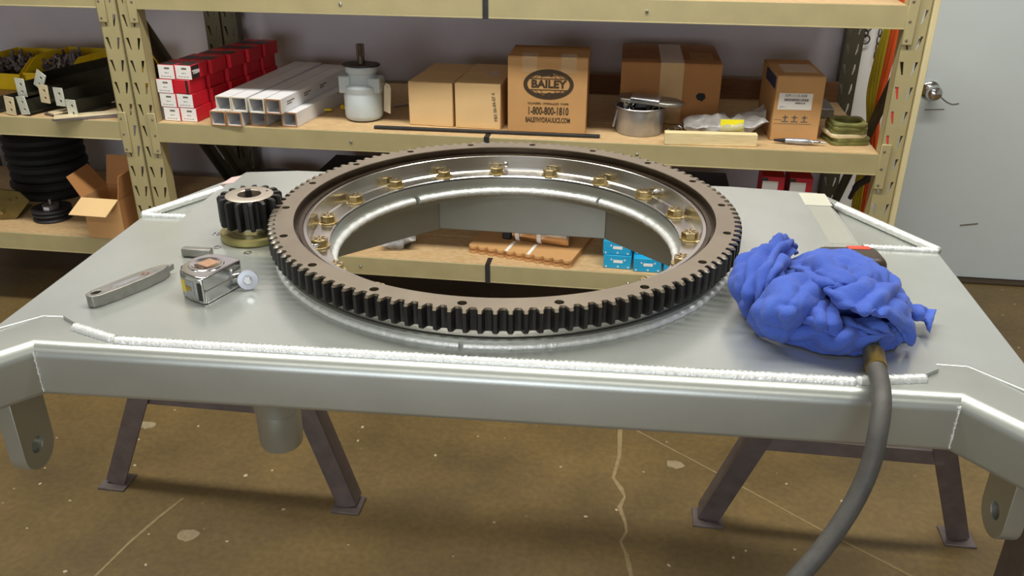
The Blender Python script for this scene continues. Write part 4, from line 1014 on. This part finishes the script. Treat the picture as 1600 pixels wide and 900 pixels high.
MB().lathe([(0.0001, -0.045), (0.0085, -0.045), (0.0095, -0.04), (0.0095, -0.015), (0.0105, -0.013), (0.0105, 0.025), (0.009, 0.028), (0.0075, 0.04), (0.0001, 0.041)], 20, 0, T).build('body', M['alu'], pt, smooth=True)
MB().lathe([(0.0001, -0.082), (0.004, -0.08), (0.006, -0.06), (0.0075, -0.046), (0.0001, -0.0455)], 16, 0, T).build('tail', M['dark'], pt, smooth=True)
MB().lathe([(0.007, 0.040), (0.008, 0.046), (0.006, 0.052), (0.0065, 0.058), (0.004, 0.064), (0.004, 0.082), (0.0001, 0.083)], 16, 0, T).build('collet', M['chrome'], pt, smooth=True)
random.seed(5)
for k in range(6):
    w_ = 0.125 - 0.003*k; a = 0.5*w_
    o = MB().prism([(-a, -a+0.012), (-a+0.012, -a), (a-0.012, -a), (a, -a+0.012), (a, a-0.012), (a-0.012, a), (-a+0.012, a), (-a, a-0.012)], 0.0, 0.0115, holes=[circle(0, 0, 0.045, 28)]).build('flange_plate', [M['green'] if k != 2 else M['zincwarm']], bevel=0.0012, seg=1)
    o.location = (0.700+random.uniform(-.006, .006), 2.960+random.uniform(-.005, .005), Z + k*0.0122); o.rotation_euler = (0, 0, R(6 + random.uniform(-7, 7)))
    tag(o, 'square olive flange plate with round hole, %s in the stack of six' % ('bottom', 'second from the bottom', 'third from the bottom', 'fourth from the bottom', 'second from the top', 'topmost')[k], 'flange plate', 'olive flange plates stacked by the end post')
gb = MB().box(0, 0.12, 0, 0.16, 0, 0.035).build('small_steel_box', M['cast'], bevel=0.003); gb.location = (0.60, 3.25, Z); tag(gb, 'low grey steel box behind the flange plates', 'box')
# ------------------------------------------------------------------ left rack, middle shelf: yellow bins and brackets
ZL = SH_MID + 0.0014
def bin_(label, loc, rz, w, d, h):
    t = thing('parts_bin', label, 'bin', loc, rz, 'yellow parts bins')
    th = 0.003
    side = [(0, 0), (d, 0), (d, h), (d*0.30, h), (0, h*0.55)]
    for x in (0, w-th):
        T = Matrix.Translation((x, 0, 0)) @ Matrix(((0, 0, 1, 0), (1, 0, 0, 0), (0, 1, 0, 0), (0, 0, 0, 1)))
        MB().prism(side, 0, th, T=T).build('side_wall', M['yellow'], t)
    MB().box(0, w, 0, d, 0, th).build('bin_floor', M['yellow'], t)
    MB().box(0, w, 0, th, 0, h*0.55).build('front_wall', M['yellow'], t)
    MB().box(0, w, d-th, d, 0, h).build('rear_wall', M['yellow'], t)
    MB().box(-0.004, w+0.004, -0.003, 0.004, h*0.50, h*0.58).build('rim', M['yellow'], t, bevel=0.001)
    # loose hardware heaped inside
    random.seed(int(w*1000)); mb = MB()
    for q in range(46):
        T = Matrix.Translation((random.uniform(0.03, w-0.03), random.uniform(0.07, d-0.07), h*random.uniform(0.38, 0.78))) @ Matrix.Rotation(random.uniform(0, 3), 4, 'Z') @ Matrix.Rotation(random.uniform(-1.4, 1.4), 4, 'X')
        mb.prism(circle(0, 0, random.uniform(0.008, 0.016), 6), 0, 0.012, T=T); mb.cyl(0, 0, 0.01, random.uniform(0.03, 0.055), 0.006, 8, T=T)
    s_ = mb.build('loose_hardware', [M['leg']], t); s_['kind'] = 'stuff'
    MB().box(th, w-th, th, d-th, th, h*0.32).build('fill', M['ink'], t)
    return t
bin_('yellow parts bin at the left picture edge, full of hardware', (-2.66, 3.20, ZL), R(-4), 0.22, 0.28, 0.115)
bin_('yellow parts bin behind the stack of end plates, full of hardware', (-2.425, 3.195, ZL), R(-5), 0.20, 0.28, 0.125)
bin_('yellow parts bin next to the rack posts, partly hidden by black bars', (-2.195, 3.250, ZL), R(-4), 0.20, 0.26, 0.125)
def bracket(label, x, y, z, rz, roll, m, L, leg=0.048, tilt=0.0):
    t = thing('end_plate_bar', label, 'steel bar', (x, y, z), 0, 'steel bars with drilled end plates')
    t.rotation_euler = (R(tilt), R(roll), R(rz))
    MB().prism([(-0.022, 0.0), (0.022, 0.0), (0.022, 0.066), (-0.022, 0.066)], -0.002, 0.002, holes=[circle(0.004, 0.018, 0.0055, 12), circle(0.004, 0.045, 0.0055, 12)], T=FRONT).build('end_plate', m, t, bevel=0.0006, seg=1)
    MB().box(-0.022, -0.019, 0.002, L, 0.001, leg).box(-0.022, 0.020, 0.002, L, 0.001, 0.004).build('angle_bar', M['angle'], t)
    return t
ZS = ZL
P = [(-2.325, 2.835, 0.0, -8, 0, 'zincwarm', 0.5, 'bar with warm end plate at the left edge of the shelf'),
     (-2.235, 2.830, 0.002, -6, 4, 'zincwarm', 0.5, 'bar with tan end plate standing second from the left edge'),
     (-2.180, 2.832, 0.004, -9, -8, 'zinc', 0.5, 'bar with zinc end plate leaning beside the tan one'),
     (-2.215, 2.885, 0.056, -7, 0, 'zinc', 0.52, 'bar with white zinc end plate highest up before the yellow bin'),
     (-2.168, 2.915, 0.084, -7, 30, 'zinc', 0.52, 'bar with end plate turned cornerwise like a diamond'),
     (-2.118, 2.870, 0.040, -7, 2, 'zincwarm', 0.50, 'bar with yellowish end plate near the middle of the pile'),
     (-2.045, 2.850, 0.036, -7, -1, 'zinc', 0.50, 'bar with clean zinc end plate above the lowest right bar'),
     (-1.990, 2.828, 0.0, -6, -1, 'zinc', 0.48, 'bar with zinc end plate low at the right, nearest the rack post')]
for (x, y, dz, rz, roll, m, L, lab) in P:
    bracket(lab, x, y, ZS+dz, rz-8.0, roll, M[m], L-0.165)
for k, (x, y, dz, rz) in enumerate([(-2.10, 2.842, 0.0, 20), (-2.085, 2.838, 0.007, 28), (-1.905, 2.846, 0.0, 74), (-1.900, 2.856, 0.007, 66)]):
    o = MB().box(-0.022, 0.022, 0.0, 0.26, 0.0, 0.006).build('flat_bar', [M['leg'], M['zincwarm']][k % 2], bevel=0.0008, seg=1)
    if k > 1: o.data.transform(Matrix.Translation((0, -0.13, 0)))
    o.location = (x if k < 2 else -1.93, y, ZS+dz); o.rotation_euler = (0, 0, R(-rz if k < 2 else -78+6*k))
    tag(o, ('rusty flat bar lying crosswise under the pile', 'bright flat bar lying crosswise upon the rusty one', 'rusty flat bar in front of the rack post, lower one', 'bright flat bar in front of the rack post, upper one')[k], 'flat bar', 'loose flat bars')

# ------------------------------------------------------------------ left rack, low shelf: black wheels, pulley, open carton, brass bracket
ZB = 0.328 + 0.0014
for k in range(7):
    r = 0.155
    w = MB().lathe([(0.05, 0.004), (r-0.035, 0.002), (r-0.012, 0.0), (r, 0.010), (r+0.002, 0.019), (r, 0.028), (r-0.012, 0.038), (r-0.035, 0.036), (0.05, 0.034)], 40, closed=True).build('rubber_wheel', M['wheel'], smooth=True, ang=25)
    w.location = (-2.475 + random.uniform(-.006, .006), 3.28 + random.uniform(-.006, .006), ZB + k*0.0385)
    tag(w, 'black rubber wheel in the dark stack, %s from the shelf' % ('first', 'second', 'third', 'fourth', 'fifth', 'sixth', 'seventh')[k], 'wheel', 'black wheels stacked on the low shelf')
pu = thing('belt_pulley', 'black belt pulley with raised hub lying on the low shelf', 'pulley', (-2.285, 2.985, ZB))
MB().lathe([(0.02, 0.0), (0.070, 0.0), (0.074, 0.003), (0.074, 0.006), (0.062, 0.015), (0.074, 0.024), (0.0745, 0.027), (0.066, 0.033), (0.075, 0.040), (0.074, 0.046), (0.066, 0.047), (0.045, 0.042), (0.02, 0.042)], 48, closed=True).build('rim', M['black'], pu, smooth=True, ang=30)
MB().lathe([(0.008, 0.040), (0.032, 0.040), (0.032, 0.056), (0.028, 0.059), (0.008, 0.059)], 32, closed=True).build('hub', M['leg'], pu, smooth=True, ang=30)
MB().lathe([(0.0001, 0.042), (0.006, 0.042), (0.006, 0.078), (0.0001, 0.079)], 12).build('centre_bolt', M['cast'], pu, smooth=True)
MB().box(-0.010, 0.014, -0.0335, -0.0315, 0.042, 0.055).build('white_sticker', M['label'], pu)
oc = thing('open_carton', 'open cardboard carton with raised flaps at the end of the low shelf', 'box', (-2.022, 2.815, ZB), R(-2))
w, d, h, th = 0.150, 0.16, 0.160, 0.003
MB().box(0, w, 0, th, 0, h).build('front_panel', M['card'], oc)
MB().box(0, w, d-th, d, 0, h).build('rear_panel', M['card_br'], oc)
MB().box(0, th, th, d-th, 0, h).build('side_panel', M['card'], oc); MB().box(w-th, w, th, d-th, 0, h).build('side_panel', M['card_br'], oc)
MB().box(th, w-th, th, d-th, 0, th).build('bottom_panel', M['card'], oc)
MB().prism([(0, 0), (w, 0), (w-0.012, -0.085), (-0.012, -0.085)], -0.0015, 0.0015, T=Matrix.Translation((0, 0, h)) @ Matrix.Rotation(R(30), 4, 'X')).build('front_flap', M['card_tan'], oc)
MB().box(0, w, 0, 0.115, -0.0015, 0.0015, T=Matrix.Translation((0, d, h)) @ Matrix.Rotation(R(72), 4, 'X')).build('rear_flap', M['card_br'], oc)
MB().prism([(0, 0.0), (0.0, d), (-0.10, d-0.01), (-0.09, 0.01)], -0.0015, 0.0015, T=Matrix.Translation((0.0, 0, h)) @ Matrix.Rotation(R(55), 4, 'Y')).build('side_flap', M['card_br'], oc)
MB().prism([(0, 0.0), (0.09, 0.01), (0.09, d-0.01), (0.0, d)], -0.0015, 0.0015, T=Matrix.Translation((w, 0, h)) @ Matrix.Rotation(R(-82), 4, 'Y')).build('side_flap', M['card_br'], oc)
gbk = thing('drilled_bracket', 'olive brass toned drilled bracket at the left picture edge', 'bracket', (-2.55, 2.92, ZB), R(12))
MB().prism([(-0.10, 0), (0.13, 0), (0.20, 0.075), (0.17, 0.115), (0.05, 0.135), (-0.10, 0.10)], -0.003, 0.003, holes=[circle(0.13, 0.085, 0.006, 12), circle(0.155, 0.09, 0.004, 12), circle(0.02, 0.06, 0.03, 20)], T=FRONT).build('web', mat('olive_zinc', lin(120, 108, 66), 0.35, 0.7, 0.12, 25), gbk, bevel=0.0008, seg=1)
MB().box(-0.10, 0.128, 0.003, 0.16, 0, 0.005).build('foot', M['green'], gbk)
MB().cyl(0, 0, 0.0, 0.02, 0.008, 6, T=Matrix.Translation((0.09, -0.003, 0.035)) @ FRONT).build('nut', M['gold'], gbk)

# ------------------------------------------------------------------ right rack, low shelf
ZR = SH_LOW + 0.0014
cb = thing('corrugated_sheet', 'thick layered corrugated cardboard pad on the low shelf', 'cardboard', (-0.575, 2.925, ZR), R(-13))
for k in range(3):
    n = 44; pts = []
    for i in range(n+1):
        x = 0.40*i/n; pts.append((x, -0.016*abs(math.sin(pi*i/4.0)) ** 0.6 * (1 if k % 2 == 0 else 0.8) + 0.006))
    pts = pts + [(0.40, 0.30), (0.0, 0.30)]
    MB().prism(pts, k*0.009, k*0.009+0.0085).build('layer', [M['card'], M['card_br'], M['card']][k], cb)
fo = thing('foil_roll', 'shiny foil wrapped roll strapped on the cardboard pad', 'roll', (-0.31, 2.99, ZR+0.0265), R(-11))
T = Matrix.Translation((0, 0, 0.034)) @ Matrix.Rotation(R(90), 4, 'Y')
MB().lathe([(0.0001, -0.11), (0.026, -0.11), (0.034, -0.105), (0.034, 0.085), (0.0345, 0.105), (0.03, 0.112), (0.0001, 0.11)], 14, 0, T).build('wrapping', M['foil'], fo)
for x in (-0.085, 0.0):
    MB().lathe([(0.0352, x-0.008), (0.036, x-0.008), (0.036, x+0.008), (0.0352, x+0.008)], 28, 0, T, closed=True).box(x-0.007-0.01, x+0.005-0.01, -0.125, -0.030, 0.0005, 0.0025).build('white_strap', M['label'], fo)
MB().box(-0.15, -0.115, -0.02, 0.03, 0, 0.05).build('black_clip', M['black'], fo, bevel=0.006)
wr = thing('wrapped_part', 'small part in crumpled clear plastic on the low shelf', 'plastic bag', (-0.84, 2.925, ZR), R(10))
V, F = pillow(22, 14, 0.13, 0.026, 4.0, 0.6)
MB().add([(x, y*0.08, max(0.001, z+0.022+0.02*(x > 0.02))) for x, y, z in V], F).build('film', M['bag'], wr, smooth=True, ang=60)
V, F = pillow(10, 8, 0.09, 0.016, 9.0, 0.4)
MB().add([(x, y*0.05, z+0.02) for x, y, z in V], F).build('core', M['dark'], wr, smooth=True)
DOTM = mat('pale_dots', lin(220, 210, 225), 0.5, 0, 0.02, 20)
def blue_box(label, x, y, lv, rz):
    t = thing('blue_parts_box', label, 'box', (x, y, ZR + lv*0.0515), R(rz), 'blue parts boxes on the low shelf')
    MB().box(0, 0.098, 0, 0.11, 0, 0.0505).build('carton_body', M['blue'], t, bevel=0.0015, seg=1)
    MB().box(0.035, 0.068, -0.0006, 0.0002, 0.022, 0.033).build('front_label', M['label'], t)
    dots = MB()
    for (px, pz) in ((0.028, 0.034), (0.075, 0.034), (0.052, 0.008), (0.010, 0.006), (0.088, 0.007)):
        dots.prism(circle(px, pz, 0.0035, 10), -0.0002, 0.0005, T=FRONT)
    dots.build('dot_print', DOTM, t)['kind'] = 'stuff'
    return t
blue_box('blue parts box with white label, lower left of the group seen through the ring', -0.072, 2.855, 0, -2)
blue_box('blue parts box with white label, upper left of the group seen through the ring', -0.076, 2.859, 1, -3)
blue_box('blue parts box with white label, lower and nearest the shelf edge', 0.034, 2.838, 0, 1)
blue_box('blue parts box stepped back on the upper layer, half hidden by the ring', 0.036, 2.875, 1, -1)
blue_box('blue parts box at the right end of the lower layer, cut by the ring', 0.140, 2.845, 0, 2)
for i, x in enumerate((0.455, 0.548)):
    t = thing('red_kit_box', ('red and white kit box under the middle shelf, left one', 'red and white kit box under the middle shelf, beside the braces')[i], 'box', (x, 2.96, ZR), R(-3), 'red kit boxes under the middle shelf')
    x0 = 0
    MB().box(0, 0.076, 0, 0.16, 0, 0.335).build('carton_body', M['red'], t, bevel=0.002, seg=1)
    MB().box(0.002, 0.054, -0.0006, 0.0002, 0.278, 0.318).build('paper_label', M['label'], t)
    MB().box(0.0, 0.020, -0.0004, 0.0002, 0.0, 0.330).build('black_band', M['blackcard'], t)
tr = MB().lathe([(0.07, 0.01), (0.12, 0.0), (0.16, 0.004), (0.18, 0.04), (0.18, 0.07), (0.16, 0.105), (0.12, 0.11), (0.07, 0.1)], 48, closed=True).build('solid_tyre', M['black'], smooth=True, ang=30)
tr.location = (-1.50, 3.30, ZR); tag(tr, 'black tyre lying on the low shelf behind the pinion end of the frame', 'tyre')
dk = thing('dark_case', 'long dark case on the low shelf behind the ring', 'case', (-1.25, 3.25, ZR))
MB().box(0, 0.42, 0, 0.22, 0, 0.15).build('case_body', M['blackcard'], dk, bevel=0.006)
MB().box(-0.005, 0.425, -0.004, 0.22, 0.15, 0.178).build('case_lid', M['dark'], dk, bevel=0.006)
MB().box(0.18, 0.25, -0.012, -0.004, 0.12, 0.14).build('case_latch', M['leg'], dk, bevel=0.002)
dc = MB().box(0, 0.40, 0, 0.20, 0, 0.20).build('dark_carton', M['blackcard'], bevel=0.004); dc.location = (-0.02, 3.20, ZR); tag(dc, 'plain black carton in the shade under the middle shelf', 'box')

# ------------------------------------------------------------------ cords and chain at the end of the rack
def cord(name, label, pts, r, m, group):
    o = MB().tube(smooth_path(pts, 8), r, 10).build(name, m, smooth=True); tag(o, label, 'cord', group); return o
base_cord = [(0.880, 1.30), (0.872, 1.12), (0.862, 1.00), (0.860, 0.86), (0.872, 0.74), (0.878, 0.62), (0.876, 0.50), (0.89, 0.20), (0.90, 0.011)]
for k, (nm, mm, off, yy, lab) in enumerate([
        ('yellow_cord', 'ycord', 0.002, 3.38, 'yellow cord hanging at the end of the rack, outermost on the left'),
        ('yellow_cord', 'ycord', 0.001, 3.35, 'yellow cord hanging at the end of the rack, second strand'),
        ('yellow_cord', 'ycord', 0.000, 3.32, 'yellow cord hanging at the end of the rack, third strand'),
        ('yellow_cord', 'ycord', -0.001, 3.29, 'yellow cord hanging at the end of the rack, touching the orange ones'),
        ('orange_cord', 'ocord', -0.003, 3.245, 'orange cord hanging at the end of the rack, next to the yellow'),
        ('orange_cord', 'ocord', -0.003, 3.205, 'orange cord hanging at the end of the rack, nearest the end post')]):
    cord(nm, lab, [(x + off + 0.004 + (0.004*sin(i*1.7+k)), yy + 0.004*cos(i*2.1+k), z) for i, (x, z) in enumerate(base_cord)], 0.0092, M[mm], 'cords hanging by the end post')
plug = MB().tube(smooth_path([(0.842, 3.045, 0.665), (0.825, 3.06, 0.625), (0.802, 3.08, 0.595), (0.79, 3.10, 0.54)], 5), [0.014]*6 + [0.012]*6 + [0.008]*4, 10).build('cord_plug', M['black'], smooth=True); tag(plug, 'black plug tied to the cords at the end of the rack', 'plug')
ch = thing('steel_chain', 'short steel chain hanging on the white wall by the door', 'chain', (0.925, YW-0.03, 0.94))
for k in range(9):
    n = 20; pts = []
    for i in range(n):
        a = 2*pi*i/n; pts.append((0.0085*cos(a), 0, 0.017*sin(a) + 0.0)); 
    T = Matrix.Translation((0, 0, 0.012 + k*0.029)) @ Matrix.Rotation(R(25 + 90*(k % 2)), 4, 'Z')
    MB().tube(pts, 0.0026, 6, closed=True, T=T).build('link', M['wire'], ch, smooth=True)
MB().tube([(0, -0.01, 0.275), (0, 0.029, 0.278)], 0.003, 8).build('nail', M['wire'], ch)
hk = thing('ring_hook', 'bunched steel rings hanging beside the chain', 'rings', (0.872, YW-0.03, 0.99))
for k, (dx, dz, r) in enumerate(((0.002, 0.0, 0.017), (-0.004, 0.022, 0.014), (0.004, 0.045, 0.014), (-0.002, 0.066, 0.014), (0.002, 0.09, 0.014), (0, 0.113, 0.014))):
    MB().tube([(dx + r*cos(2*pi*i/20), 0.004*(k % 2), dz+0.02 + r*sin(2*pi*i/20)) for i in range(20)], 0.003, 6, closed=True).build('ring', M['wire'], hk, smooth=True)
MB().tube([(0, -0.008, 0.146), (0, 0.018, 0.149)], 0.003, 8).build('nail', M['wire'], hk)
